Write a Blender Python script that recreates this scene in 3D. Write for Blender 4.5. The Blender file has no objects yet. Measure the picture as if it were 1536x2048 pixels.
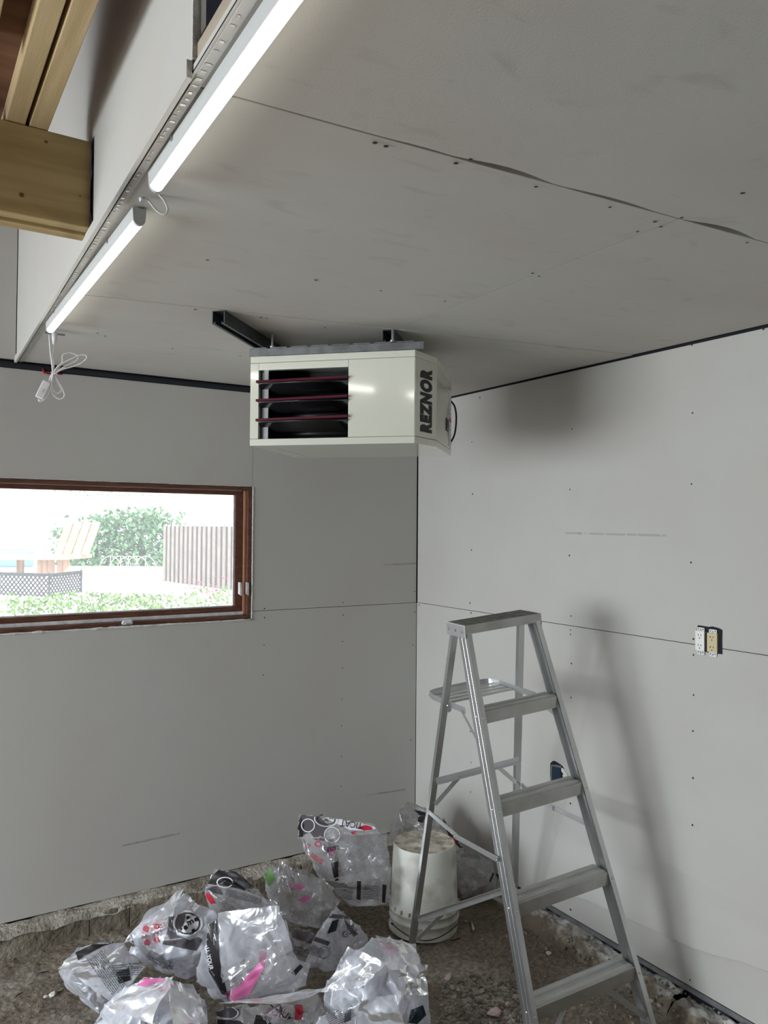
import bpy, bmesh, math, random
import numpy as np
from mathutils import Vector, Matrix
from mathutils.bvhtree import BVHTree
from mathutils.geometry import delaunay_2d_cdt

# ------------------------------------------------------------------ camera
C = bpy.context.scene.collection
YAW, PITCH, ROLL, FPX = 0.55722, 0.018768, 0.007543, 1573.607
CAM = np.array([-2.37901, -3.47870, 1.70])
def cam_axes():
    cy, sy, cp, sp = math.cos(YAW), math.sin(YAW), math.cos(PITCH), math.sin(PITCH)
    f = np.array([sy*cp, cy*cp, sp]); r = np.array([cy, -sy, 0.0]); u = np.cross(r, f)
    cr, sr = math.cos(ROLL), math.sin(ROLL)
    return cr*r+sr*u, -sr*r+cr*u, f
RT, UP, FW = cam_axes()
cd = bpy.data.cameras.new('camera'); co = bpy.data.objects.new('camera', cd); C.objects.link(co)
co.matrix_world = Matrix(((RT[0], UP[0], -FW[0], CAM[0]), (RT[1], UP[1], -FW[1], CAM[1]), (RT[2], UP[2], -FW[2], CAM[2]), (0, 0, 0, 1)))
cd.sensor_fit = 'VERTICAL'; cd.sensor_height = 36.0; cd.lens = FPX/2048*36.0
cd.clip_start = 0.02; cd.clip_end = 200
bpy.context.scene.camera = co

# ------------------------------------------------------------------ light
sc = bpy.context.scene
sc.view_settings.view_transform = 'Standard'; sc.view_settings.look = 'None'
sc.view_settings.gamma = 1.0; sc.view_settings.use_curve_mapping = False
sc.view_settings.exposure = 0.0
TUBE_STRENGTH = 10.0
w = bpy.data.worlds.new('sky'); sc.world = w; w.use_nodes = True
nt = w.node_tree; bg = nt.nodes['Background']
sk = nt.nodes.new('ShaderNodeTexSky'); sk.sky_type = 'NISHITA'; sk.sun_disc = False
sk.sun_elevation = math.radians(55); sk.sun_rotation = math.radians(200); sk.dust_density = 3.0; sk.air_density = 1.0
hsv = nt.nodes.new('ShaderNodeHueSaturation'); hsv.inputs['Saturation'].default_value = 0.35
nt.links.new(sk.outputs[0], hsv.inputs['Color']); nt.links.new(hsv.outputs[0], bg.inputs['Color'])
bg.inputs['Strength'].default_value = 0.62
sd = bpy.data.lights.new('sun', 'SUN'); sd.energy = 3.6; sd.angle = 0.01; sd.color = (1, .96, .9)
so = bpy.data.objects.new('sun', sd); C.objects.link(so)
so.rotation_euler = Vector((-.25, .62, -.75)).to_track_quat('-Z', 'Y').to_euler()
# daylight through the open garage door in the left wall
ad = bpy.data.lights.new('garage_door_daylight', 'AREA'); ad.shape = 'RECTANGLE'; ad.size = 3.0; ad.size_y = 2.4
ad.energy = 350; ad.color = (.86, .94, 1.0)
ao = bpy.data.objects.new('garage_door_daylight', ad); C.objects.link(ao)
ao.location = (-6.6, -1.4, 1.75); ao.rotation_euler = Vector((1, 0, -.18)).to_track_quat('-Z', 'Y').to_euler()

# ------------------------------------------------------------------ helpers
def ray(px, py):
    return FW + RT*(px-768)/FPX - UP*(py-1024)/FPX
def hit(px, py, ax, v):                        # pixel -> point on the plane axis=v
    d = ray(px, py); return CAM + d*(v-CAM[ax])/d[ax]
def deep(px, py, depth):                       # pixel -> point at a camera depth
    return CAM + ray(px, py)*depth
def proj(P):
    d = np.asarray(P)-CAM; wv = d@FW
    return np.stack([768+FPX*(d@RT)/wv, 1024-FPX*(d@UP)/wv], -1)
random.seed(7); RNG = np.random.default_rng(11)

class MB:
    def __init__(s): s.v = []; s.f = []; s.s = []
    def add(s, vs, fs, smooth=False):
        n = len(s.v); s.v += [tuple(map(float, q)) for q in vs]; s.f += [tuple(i+n for i in q) for q in fs]; s.s += [smooth]*len(fs); return s
    def box(s, lo, hi, M=None):
        (a, b, c), (d, e, f) = lo, hi
        vs = [(a,b,c),(d,b,c),(d,e,c),(a,e,c),(a,b,f),(d,b,f),(d,e,f),(a,e,f)]
        if M: vs = [M(*q) for q in vs]
        return s.add(vs, [(0,3,2,1),(4,5,6,7),(0,1,5,4),(1,2,6,5),(2,3,7,6),(3,0,4,7)])
    def prism(s, poly, o, ax, ay, az):          # poly in (ax, ay), extruded by az
        o, ax, ay, az = map(np.array, (o, ax, ay, az)); n = len(poly)
        a = [o+ax*p+ay*q for p, q in poly]; b = [q+az for q in a]
        return s.add(a+b, [tuple(range(n))[::-1], tuple(range(n, 2*n))]+[(i, (i+1) % n, n+(i+1) % n, n+i) for i in range(n)])
    def bar(s, p0, p1, poly, xa, ya=None):      # straight profile bar; xa/ya section axes
        p0, p1, xa = map(np.array, (p0, p1, xa)); z = p1-p0
        if ya is None:
            zn = z/np.linalg.norm(z); xa = xa-zn*(xa@zn); xa = xa/np.linalg.norm(xa); ya = np.cross(zn, xa)
        return s.prism(poly, p0, xa, ya, z)
    def tube(s, pts, r, n=8, caps=True, closed=False):
        P = [np.array(p, float) for p in pts]; m = len(P); rr = r if hasattr(r, '__len__') else [r]*m
        up = None; vs = []
        for i in range(m):
            a = P[(i-1) % m] if closed else P[max(i-1, 0)]; b = P[(i+1) % m] if closed else P[min(i+1, m-1)]
            t = b-a; t = t/(np.linalg.norm(t)+1e-9)
            if up is None: up = np.cross(t, [0.3, 0.2, 1.0]); up /= np.linalg.norm(up)+1e-9
            up = up-t*(up@t); up /= np.linalg.norm(up)+1e-9; q = np.cross(t, up)
            for k in range(n):
                an = 2*math.pi*k/n; vs.append(P[i]+(up*math.cos(an)+q*math.sin(an))*rr[i])
        fs = []
        for i in range(m if closed else m-1):
            j = (i+1) % m
            fs += [(i*n+k, i*n+(k+1) % n, j*n+(k+1) % n, j*n+k) for k in range(n)]
        s.add(vs, fs, True)
        if caps and not closed:
            k0 = len(s.v)-len(vs)
            s.f += [tuple(k0+i for i in range(n))[::-1], tuple(k0+(m-1)*n+i for i in range(n))]; s.s += [False, False]
        return s
    def lathe(s, prof, o, ax=(0,0,1), n=32, caps=False):
        o = np.array(o, float); az = np.array(ax, float); az /= np.linalg.norm(az)
        x = np.cross(az, [0.37, 0.91, .11]); x /= np.linalg.norm(x); y = np.cross(az, x); vs = []
        for r, h in prof:
            for k in range(n):
                a = 2*math.pi*k/n; vs.append(o+az*h+(x*math.cos(a)+y*math.sin(a))*r)
        m = len(prof); fs = [(i*n+k, i*n+(k+1) % n, (i+1)*n+(k+1) % n, (i+1)*n+k) for i in range(m-1) for k in range(n)]
        if caps: fs += [tuple(range(n))[::-1], tuple((m-1)*n+k for k in range(n))]
        return s.add(vs, fs, True)
    def grid(s, G, smooth=True):               # G: (a, b, 3)
        a, b = G.shape[:2]
        return s.add(G.reshape(-1, 3), [(i*b+j, (i+1)*b+j, (i+1)*b+j+1, i*b+j+1) for i in range(a-1) for j in range(b-1)], smooth)
    def stone(s, c, r, sq=(1, 1, .7)):
        t = (1+5**.5)/2
        ic = np.array([(-1,t,0),(1,t,0),(-1,-t,0),(1,-t,0),(0,-1,t),(0,1,t),(0,-1,-t),(0,1,-t),(t,0,-1),(t,0,1),(-t,0,-1),(-t,0,1)])/1.9
        a = random.random()*6.28; R = np.array([[math.cos(a), -math.sin(a), 0], [math.sin(a), math.cos(a), 0], [0, 0, 1]])
        ic = (ic*RNG.uniform(.65, 1.2, (12, 1))*np.array(sq))@R.T*r+np.array(c)
        return s.add(ic, [(0,11,5),(0,5,1),(0,1,7),(0,7,10),(0,10,11),(1,5,9),(5,11,4),(11,10,2),(10,7,6),(7,1,8),(3,9,4),(3,4,2),(3,2,6),(3,6,8),(3,8,9),(4,9,5),(2,4,11),(6,2,10),(8,6,7),(9,8,1)])
    def build(s, name, mat, parent=None, bevel=0, fix=True):
        me = bpy.data.meshes.new(name); me.from_pydata(s.v, [], s.f); me.polygons.foreach_set('use_smooth', s.s)
        me.materials.append(mat)
        if fix:
            bm = bmesh.new(); bm.from_mesh(me); bmesh.ops.recalc_face_normals(bm, faces=bm.faces)
            if bevel:
                es = [e for e in bm.edges if len(e.link_faces) == 2 and e.calc_face_angle(0) > .5]
                bmesh.ops.bevel(bm, geom=es, offset=bevel, segments=2, affect='EDGES', profile=.5, clamp_overlap=True)
            bm.to_mesh(me); bm.free()
        me.update()
        o = bpy.data.objects.new(name, me); C.objects.link(o); o.parent = parent
        return o
def tag(o, label=None, cat=None, group=None, kind=None):
    for k, v in (('label', label), ('category', cat), ('group', group), ('kind', kind)):
        if v: o[k] = v
    return o
def empty(name, label=None, cat=None, group=None, kind=None, loc=None):
    o = bpy.data.objects.new(name, None); C.objects.link(o); o.empty_display_size = .05
    return tag(o, label, cat, group, kind)
def smooth_path(pts, n=6, closed=False):       # Catmull-Rom
    P = [np.array(p, float) for p in pts]; m = len(P); out = []
    for i in range(m if closed else m-1):
        a, b, c, d = (P[(i-1) % m], P[i], P[(i+1) % m], P[(i+2) % m]) if closed else (P[max(i-1, 0)], P[i], P[i+1], P[min(i+2, m-1)])
        for k in range(n):
            t = k/n; out.append(.5*((2*b)+(c-a)*t+(2*a-5*b+4*c-d)*t*t+(3*b-a-3*c+d)*t**3))
    if not closed: out.append(P[-1])
    return out
def vnoise(x, y, sc_, seed):                   # smooth value noise, numpy
    r = np.random.default_rng(seed).random((256, 256)); x = np.asarray(x)*sc_+1000; y = np.asarray(y)*sc_+1000
    i, j = np.floor(x).astype(int), np.floor(y).astype(int); fx, fy = x-i, y-j
    fx, fy = fx*fx*(3-2*fx), fy*fy*(3-2*fy); g = lambda a, b: r[a % 256, b % 256]
    return (g(i, j)*(1-fx)+g(i+1, j)*fx)*(1-fy)+(g(i, j+1)*(1-fx)+g(i+1, j+1)*fx)*fy-.5
def ss(a, b, x):
    t = np.clip((np.asarray(x)-a)/(b-a), 0, 1); return t*t*(3-2*t)

# ------------------------------------------------------------------ materials
def mat(name, col, rough=.6, metal=0, col2=None, nscale=8, bump=0, bscale=60, spec=.5, stretch=None, detail=6, emit=None, thr=(.35, .65), aniso=0):
    m = bpy.data.materials.new(name); m.use_nodes = True; t = m.node_tree; p = t.nodes['Principled BSDF']
    p.inputs['Base Color'].default_value = (*col, 1); p.inputs['Roughness'].default_value = rough
    p.inputs['Metallic'].default_value = metal; p.inputs['Specular IOR Level'].default_value = spec
    if emit: p.inputs['Emission Color'].default_value = (*emit[0], 1); p.inputs['Emission Strength'].default_value = emit[1]
    tc = t.nodes.new('ShaderNodeTexCoord'); mp = t.nodes.new('ShaderNodeMapping'); t.links.new(tc.outputs['Object'], mp.inputs[0])
    if stretch: mp.inputs['Scale'].default_value = stretch
    if col2:
        n = t.nodes.new('ShaderNodeTexNoise'); n.inputs['Scale'].default_value = nscale; n.inputs['Detail'].default_value = detail
        r = t.nodes.new('ShaderNodeValToRGB'); r.color_ramp.elements[0].position = thr[0]; r.color_ramp.elements[1].position = thr[1]
        r.color_ramp.elements[0].color = (*col, 1); r.color_ramp.elements[1].color = (*col2, 1)
        t.links.new(mp.outputs[0], n.inputs['Vector']); t.links.new(n.outputs['Fac'], r.inputs[0]); t.links.new(r.outputs[0], p.inputs['Base Color'])
    if bump:
        n2 = t.nodes.new('ShaderNodeTexNoise'); n2.inputs['Scale'].default_value = bscale; n2.inputs['Detail'].default_value = 5
        b = t.nodes.new('ShaderNodeBump'); b.inputs['Strength'].default_value = bump; b.inputs['Distance'].default_value = .01
        t.links.new(mp.outputs[0], n2.inputs['Vector']); t.links.new(n2.outputs['Fac'], b.inputs['Height']); t.links.new(b.outputs[0], p.inputs['Normal'])
    return m
def drywall(name, base, dark, smudge=.25, scale=1.6, stretch=(1, 1, 1)):
    m = mat(name, base, .85, bump=.05, bscale=300, spec=.25); t = m.node_tree; p = t.nodes['Principled BSDF']
    tc = t.nodes.new('ShaderNodeTexCoord'); mp = t.nodes.new('ShaderNodeMapping'); mp.inputs['Scale'].default_value = stretch
    t.links.new(tc.outputs['Object'], mp.inputs[0])
    a = t.nodes.new('ShaderNodeTexNoise'); a.inputs['Scale'].default_value = scale; a.inputs['Detail'].default_value = 2
    b = t.nodes.new('ShaderNodeTexNoise'); b.inputs['Scale'].default_value = scale*4.5; b.inputs['Detail'].default_value = 5; b.inputs['Distortion'].default_value = .6
    ra = t.nodes.new('ShaderNodeValToRGB'); ra.color_ramp.elements[0].position = .35; ra.color_ramp.elements[1].position = .7
    ra.color_ramp.elements[0].color = (*base, 1); ra.color_ramp.elements[1].color = (base[0]*.97, base[1]*.93, base[2]*.93, 1)
    rb = t.nodes.new('ShaderNodeValToRGB'); rb.color_ramp.elements[0].position = .6; rb.color_ramp.elements[1].position = .78
    rb.color_ramp.elements[0].color = (0, 0, 0, 1); rb.color_ramp.elements[1].color = (smudge,)*3+(1,)
    mx = t.nodes.new('ShaderNodeMixRGB'); mx.inputs['Color2'].default_value = (*dark, 1)
    t.links.new(mp.outputs[0], a.inputs['Vector']); t.links.new(mp.outputs[0], b.inputs['Vector'])
    t.links.new(a.outputs['Fac'], ra.inputs[0]); t.links.new(b.outputs['Fac'], rb.inputs[0])
    t.links.new(rb.outputs[0], mx.inputs['Fac']); t.links.new(ra.outputs[0], mx.inputs['Color1']); t.links.new(mx.outputs[0], p.inputs['Base Color'])
    return m
M = {}
M['dry'] = drywall('drywall_paper', (.525, .52, .49), (.40, .39, .36), .15)
M['dryc'] = drywall('ceiling_drywall_paper', (.56, .55, .51), (.33, .32, .29), .38, 1.8, (1, 2.2, 1))
M['gyp'] = mat('raw_gypsum', (.82, .82, .80), .9, col2=(.6, .58, .54), nscale=60, bump=.5, bscale=200)
M['dark'] = mat('dark_cavity', (.012, .013, .02), .9)
M['barrier'] = mat('blue_black_vapour_barrier', (.015, .02, .05), .35, col2=(.05, .055, .09), nscale=6, bump=.4, bscale=15)
M['wood'] = mat('pine_lumber', (.34, .235, .09), .7, col2=(.45, .33, .15), nscale=3, stretch=(.8, 12, 12), detail=8, bump=.1)
M['woody'] = mat('pine_joist', (.46, .33, .16), .7, col2=(.60, .46, .26), nscale=3, stretch=(12, .8, 12), detail=8, bump=.1)
M['wooddull'] = mat('dull_grey_lumber', (.36, .30, .23), .8, col2=(.44, .38, .30), nscale=3, stretch=(12, .8, 12))
M['knot'] = mat('wood_knot', (.16, .05, .02), .6)
M['ply'] = mat('roof_plywood', (.13, .055, .03), .8, col2=(.22, .11, .06), nscale=4, stretch=(1, 5, 1))
M['sash'] = mat('brown_window_wood', (.085, .03, .018), .5, col2=(.15, .06, .035), nscale=8, stretch=(2, 10, 10), bump=.15)
M['sash2'] = mat('orange_brown_window_wood', (.33, .13, .065), .5, col2=(.42, .2, .11), nscale=8, stretch=(10, 10, 1), bump=.15)
M['whitepaint'] = mat('dusty_white_paint', (.8, .8, .8), .6, col2=(.55, .54, .55), nscale=30)
M['zinc'] = mat('zinc_plated_steel', (.42, .43, .44), .38, .8, col2=(.3, .31, .32), nscale=25)
M['strut'] = mat('painted_steel_strut', (.045, .055, .06), .42, .4, col2=(.08, .09, .095), nscale=14)
M['cream'] = mat('cream_powder_coat', (.74, .74, .64), .22, spec=.9)
m_ = M['cream'].node_tree.nodes['Principled BSDF']; m_.inputs['Coat Weight'].default_value = .8; m_.inputs['Coat Roughness'].default_value = .09; m_.inputs['Coat IOR'].default_value = 2.3
M['zincd'] = mat('grey_galvanised_angle', (.20, .205, .21), .45, .7, col2=(.13, .135, .14), nscale=25)
M['heatin'] = mat('galvanised_heater_inside', (.25, .27, .27), .35, .8)
M['heatdk'] = mat('dark_heater_inside', (.02, .022, .025), .4, .3)
M['maroon'] = mat('maroon_louver_edge', (.10, .015, .03), .3, .2)
M['louver'] = mat('dark_polished_louver', (.10, .10, .11), .18, .9)
M['black'] = mat('black_print', (.012, .01, .012), .5)
M['faint'] = mat('faint_grey_board_print', (.36, .355, .34), .9)
M['alu'] = mat('worn_aluminium', (.52, .53, .53), .30, .88, col2=(.66, .67, .67), nscale=10, bump=.06, bscale=120, stretch=(1, 1, .25))
M['alud'] = mat('dull_aluminium', (.40, .40, .38), .36, .85, col2=(.50, .50, .48), nscale=12, bump=.05, bscale=120)
M['alub'] = mat('bright_aluminium', (.70, .71, .72), .36, .85)
M['grip'] = mat('dirty_rubber_mat', (.12, .12, .11), .6, .3, col2=(.24, .24, .22), nscale=30)
M['bucket'] = mat('stained_white_plastic', (.66, .66, .60), .45, col2=(.30, .27, .19), nscale=9, thr=(.46, .74), bump=.1, bscale=40)
M['bucketb'] = mat('scratched_bucket_bottom', (.70, .65, .55), .6, col2=(.25, .21, .15), nscale=26, thr=(.42, .72), bump=.35, bscale=80)
M['fix'] = mat('white_lamp_housing', (.56, .57, .56), .45)
M['lens'] = mat('glowing_tube_lens', (.9, .9, .9), .3, emit=((1.0, .965, .88), TUBE_STRENGTH))
M['cord'] = mat('white_cord', (.82, .82, .84), .35)
M['red'] = mat('red_plastic', (.35, .01, .015), .4)
M['dev'] = mat('white_outlet_plastic', (.85, .84, .80), .35)
M['ivory'] = mat('ivory_outlet_plastic', (.62, .53, .32), .4)
M['boxblue'] = mat('blue_electrical_box', (.01, .03, .06), .4)
M['conc'] = mat('dusty_concrete', (.23, .195, .155), .95, col2=(.36, .33, .28), nscale=7, bump=.8, bscale=45, detail=9)
M['block'] = mat('brown_grey_concrete_block', (.17, .145, .105), .95, col2=(.27, .235, .18), nscale=9, bump=.9, bscale=50, detail=9)
M['mortar'] = mat('pale_crumbly_mortar', (.52, .49, .42), .95, col2=(.24, .21, .17), nscale=14, bump=1, bscale=70, detail=9)
M['pebble'] = mat('grey_rubble', (.15, .13, .105), .9, col2=(.42, .39, .35), nscale=25)
M['pinkfoam'] = mat('pink_foam', (.75, .52, .52), .9, col2=(.8, .7, .68), nscale=60, bump=.6, bscale=150)
M['chip'] = mat('pale_plaster_chip', (.6, .57, .5), .9)
M['leafy'] = mat('dry_leaf', (.5, .42, .12), .8)
M['ptpink'] = mat('pink_print', (.70, .17, .40), .4)
M['ptred'] = mat('red_print', (.55, .02, .05), .4)
M['ptwhite'] = mat('white_print', (.80, .80, .84), .4)
M['ptgrey'] = mat('grey_print', (.10, .09, .10), .35)
M['ptgreen'] = mat('green_sticker_print', (.28, .62, .20), .5)
M['wall'] = mat('plain_grey_wall', (.18, .17, .16), .9)

def floor_material():
    m = mat('dirty_concrete_floor', (.2, .17, .14), .95, bump=.9, bscale=38); t = m.node_tree; p = t.nodes['Principled BSDF']
    tc = t.nodes.new('ShaderNodeTexCoord')
    def noise(s, d, dist=0):
        n = t.nodes.new('ShaderNodeTexNoise'); n.inputs['Scale'].default_value = s; n.inputs['Detail'].default_value = d; n.inputs['Distortion'].default_value = dist
        t.links.new(tc.outputs['Object'], n.inputs['Vector']); return n.outputs['Fac']
    def ramp(fac, stops):
        r = t.nodes.new('ShaderNodeValToRGB'); e = r.color_ramp.elements
        e[0].position, e[0].color = stops[0][0], (*stops[0][1], 1); e[1].position, e[1].color = stops[-1][0], (*stops[-1][1], 1)
        for s, c in stops[1:-1]: q = e.new(s); q.color = (*c, 1)
        t.links.new(fac, r.inputs[0]); return r.outputs[0]
    big = ramp(noise(2.2, 6, .5), [(.3, (.13, .105, .078)), (.5, (.22, .185, .145)), (.70, (.42, .39, .34))])
    fine = ramp(noise(60, 8), [(.3, (.45, .45, .45)), (.75, (1.45, 1.42, 1.35))])
    mx = t.nodes.new('ShaderNodeMixRGB'); mx.blend_type = 'MULTIPLY'; mx.inputs['Fac'].default_value = .9
    t.links.new(big, mx.inputs['Color1']); t.links.new(fine, mx.inputs['Color2']); t.links.new(mx.outputs[0], p.inputs['Base Color'])
    return m
M['floor'] = floor_material()

def film_material(name, col, opac, rough=.20, tr=.5):
    m = bpy.data.materials.new(name); m.use_nodes = True; t = m.node_tree; N = t.nodes; L = t.links
    N.remove(N['Principled BSDF']); out = N['Material Output']
    tc = N.new('ShaderNodeTexCoord')
    n1 = N.new('ShaderNodeTexNoise'); n1.inputs['Scale'].default_value = 14; n1.inputs['Detail'].default_value = 3; n1.inputs['Distortion'].default_value = 1.6
    n2 = N.new('ShaderNodeTexNoise'); n2.noise_type = 'RIDGED_MULTIFRACTAL'; n2.inputs['Scale'].default_value = 9; n2.inputs['Detail'].default_value = 3; n2.inputs['Distortion'].default_value = .7
    L.new(tc.outputs['Object'], n1.inputs['Vector']); L.new(tc.outputs['Object'], n2.inputs['Vector'])
    b = N.new('ShaderNodeBump'); b.inputs['Strength'].default_value = .42; b.inputs['Distance'].default_value = .009
    wn_ = N.new('ShaderNodeTexNoise'); wn_.inputs['Scale'].default_value = 6; L.new(tc.outputs['Object'], wn_.inputs['Vector'])
    ws = N.new('ShaderNodeVectorMath'); ws.operation = 'SCALE'; ws.inputs['Scale'].default_value = .12; L.new(wn_.outputs['Color'], ws.inputs[0])
    wa = N.new('ShaderNodeVectorMath'); L.new(tc.outputs['Object'], wa.inputs[0]); L.new(ws.outputs[0], wa.inputs[1]); last = None
    for vs_, amp in ((13, 1.0), (31, .45)):
        f2 = N.new('ShaderNodeTexVoronoi'); f2.feature = 'DISTANCE_TO_EDGE'; f2.inputs['Scale'].default_value = vs_; L.new(wa.outputs[0], f2.inputs['Vector'])
        mm = N.new('ShaderNodeMath'); mm.operation = 'MULTIPLY_ADD'; mm.inputs[1].default_value = amp; L.new(f2.outputs['Distance'], mm.inputs[0])
        if last: L.new(last, mm.inputs[2])
        else: mm.inputs[2].default_value = 0
        last = mm.outputs[0]
    L.new(last, b.inputs['Height'])
    d = N.new('ShaderNodeBsdfDiffuse'); d.inputs['Color'].default_value = (*col, 1); L.new(b.outputs[0], d.inputs['Normal'])
    tl = N.new('ShaderNodeBsdfTranslucent'); tl.inputs['Color'].default_value = (*col, 1); L.new(b.outputs[0], tl.inputs['Normal'])
    g = N.new('ShaderNodeBsdfGlossy'); g.inputs['Roughness'].default_value = rough; g.inputs['Color'].default_value = (1, 1, 1, 1); L.new(b.outputs[0], g.inputs['Normal'])
    tp = N.new('ShaderNodeBsdfTransparent'); tp.inputs['Color'].default_value = (.97, .97, .97, 1)
    m1 = N.new('ShaderNodeMixShader'); m1.inputs[0].default_value = tr; L.new(d.outputs[0], m1.inputs[1]); L.new(tl.outputs[0], m1.inputs[2])
    r = N.new('ShaderNodeMapRange'); r.inputs['From Min'].default_value = .3; r.inputs['From Max'].default_value = .7
    r.inputs['To Min'].default_value = opac*.55; r.inputs['To Max'].default_value = min(1, opac*1.35); L.new(n1.outputs['Fac'], r.inputs['Value'])
    lw = N.new('ShaderNodeLayerWeight'); lw.inputs['Blend'].default_value = .35
    mx_ = N.new('ShaderNodeMath'); mx_.operation = 'ADD'; mx_.use_clamp = True
    sc_ = N.new('ShaderNodeMath'); sc_.operation = 'MULTIPLY'; sc_.inputs[1].default_value = .55; L.new(lw.outputs['Facing'], sc_.inputs[0])
    L.new(r.outputs[0], mx_.inputs[0]); L.new(sc_.outputs[0], mx_.inputs[1])
    m2 = N.new('ShaderNodeMixShader'); L.new(mx_.outputs[0], m2.inputs[0]); L.new(tp.outputs[0], m2.inputs[1]); L.new(m1.outputs[0], m2.inputs[2])
    fr = N.new('ShaderNodeFresnel'); fr.inputs['IOR'].default_value = 1.5; L.new(b.outputs[0], fr.inputs['Normal'])
    m3 = N.new('ShaderNodeMixShader'); fm = N.new('ShaderNodeMath'); fm.operation = 'MULTIPLY_ADD'; fm.inputs[1].default_value = .75; fm.inputs[2].default_value = .045; fm.use_clamp = True
    L.new(fr.outputs[0], fm.inputs[0]); L.new(fm.outputs[0], m3.inputs[0]); L.new(m2.outputs[0], m3.inputs[1]); L.new(g.outputs[0], m3.inputs[2])
    L.new(m3.outputs[0], out.inputs['Surface'])
    return m
M['film'] = film_material('milky_clear_film', (.84, .85, .92), .42, tr=.4)
M['filmw'] = film_material('white_milky_film', (.86, .88, .95), .82, .30, .4)
M['filmd'] = film_material('thin_clear_film', (.70, .69, .72), .30, .12, .4)

def glass_material():
    m = bpy.data.materials.new('dusty_window_glass'); m.use_nodes = True; t = m.node_tree; N = t.nodes; L = t.links
    N.remove(N['Principled BSDF']); out = N['Material Output']
    tp = N.new('ShaderNodeBsdfTransparent'); g = N.new('ShaderNodeBsdfGlossy'); g.inputs['Roughness'].default_value = .02
    tl = N.new('ShaderNodeBsdfTranslucent'); tl.inputs['Color'].default_value = (.9, .92, .92, 1)
    m1 = N.new('ShaderNodeMixShader'); m1.inputs[0].default_value = .13; L.new(tp.outputs[0], m1.inputs[1]); L.new(tl.outputs[0], m1.inputs[2])
    m2 = N.new('ShaderNodeMixShader'); m2.inputs[0].default_value = .04; L.new(m1.outputs[0], m2.inputs[1]); L.new(g.outputs[0], m2.inputs[2])
    L.new(m2.outputs[0], out.inputs['Surface']); return m
M['glass'] = glass_material()

# ------------------------------------------------------------------ floor
ZC, ZS, ZB = 2.36, 1.2973, 0.11
def floor_h(x, y):
    h = .010*vnoise(x, y, 2.3, 1)+.009*vnoise(x, y, 9, 2)+.006*vnoise(x, y, 28, 3)+.004*vnoise(x, y, 70, 4)
    return h*ss(-2.65, -2.3, x)+.034*ss(-.62, -.2, x)-.004
xs = np.linspace(-2.7, 0.12, 260); ys = np.linspace(-2.5, .12, 240); X, Y = np.meshgrid(xs, ys, indexing='ij')
fl = MB(); fl.grid(np.stack([X, Y, floor_h(X, Y)], -1))
fl.box((-5.6, -6.6, -.12), (-2.65, .12, -.008)); fl.box((-2.7, -6.6, -.12), (.12, -2.45, -.008))
tag(fl.build('floor', M['floor'], fix=False), kind='structure')

# ------------------------------------------------------------------ drywall sheets
def sheet(poly, plane, off, th, material, parent, name='drywall_sheet', bevel=.0012):
    mb = MB()
    if plane == 'y': mb.prism(poly, (0, off, 0), (1, 0, 0), (0, 0, 1), (0, th, 0))
    elif plane == 'x': mb.prism(poly, (off, 0, 0), (0, 1, 0), (0, 0, 1), (th, 0, 0))
    else: mb.prism(poly, (0, 0, off), (1, 0, 0), (0, 1, 0), (0, 0, th))
    return mb.build(name, material, parent, bevel=bevel)
def rect(a, b, c, d): return [(a, b), (c, b), (c, d), (a, d)]
WX0, WX1, WZ0, WZ1 = -3.15, -.943, 1.262, 1.884          # window opening in the back wall
wb = empty('wall_back', kind='structure')
ztop = 2.328
sheet([(-2.44, ZB), (-.003, ZB), (-.003, ZS-.001), (WX1, ZS-.001), (WX1, WZ0), (-2.44, WZ0)], 'y', 0, .013, M['dry'], wb)
sheet([(-5.5, ZB), (-2.443, ZB), (-2.443, WZ0), (WX0, WZ0), (WX0, ZS-.001), (-5.5, ZS-.001)], 'y', 0, .013, M['dry'], wb)
sheet(rect(WX1+.0006, ZS+.001, -.0045, ztop), 'y', 0, .013, M['dry'], wb)
sheet(rect(-3.6, WZ1, WX1-.0006, ztop), 'y', 0, .013, M['dry'], wb)
sheet(rect(-5.5, ZS+.001, WX0, WZ1-.002), 'y', 0, .013, M['dry'], wb)
sheet(rect(-5.5, WZ1, -3.603, ztop), 'y', 0, .013, M['dry'], wb)
sheet(rect(-5.5, 2.364, -1.971, 3.0), 'y', 0, .013, M['dry'], wb)
bk = MB(); bk.box((-5.6, .014, 0), (.15, .12, WZ0-.002)); bk.box((-5.6, .014, WZ1+.002), (.15, .12, 3.3)); bk.box((-5.6, .014, WZ0-.002), (WX0-.002, .12, WZ1+.002)); bk.box((WX1+.002, .014, WZ0-.002), (.15, .12, WZ1+.002))
bk.build('wall_framing', M['dark'], wb)
# right wall, the lower sheet has a buckled crease and a torn paper edge
wr = empty('wall_right', kind='structure')
tear_px = [(1075,1793),(1143,1791),(1156,1791),(1179,1796),(1211,1812),(1239,1824),(1286,1845),(1342,1870),(1403,1896),(1440,1908),(1496,1922),(1536,1937)]
tear = [hit(a, b, 0, 0)[1:] for a, b in tear_px]; tear.append(tear[-1]+np.array([-.5, .02]))
crease = [hit(a, b, 0, 0)[1:] for a, b in ((1190,1652),(1216,1668),(1240,1680),(1330,1722),(1430,1776),(1536,1832))]; crease.append(crease[-1]+np.array([-.5, -.02]))
def interp(path, y):
    p = sorted([tuple(q) for q in path]); return np.interp(y, [q[0] for q in p], [q[1] for q in p])
yy = np.concatenate([np.linspace(-2.438, -.8, 150), np.linspace(-.78, 0, 12)])
ta = np.clip((-.96-yy)/.12, 0, 1)*.022; ca = np.clip((-1.28-yy)/.15, 0, 1)*.009
tz = np.clip(interp(tear, yy)+.003*vnoise(yy, yy*0, 40, 5)*(ta > 0), ZB+.004, 2); czv = interp(crease, yy); czv = np.maximum(czv, tz+.1)
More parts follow.
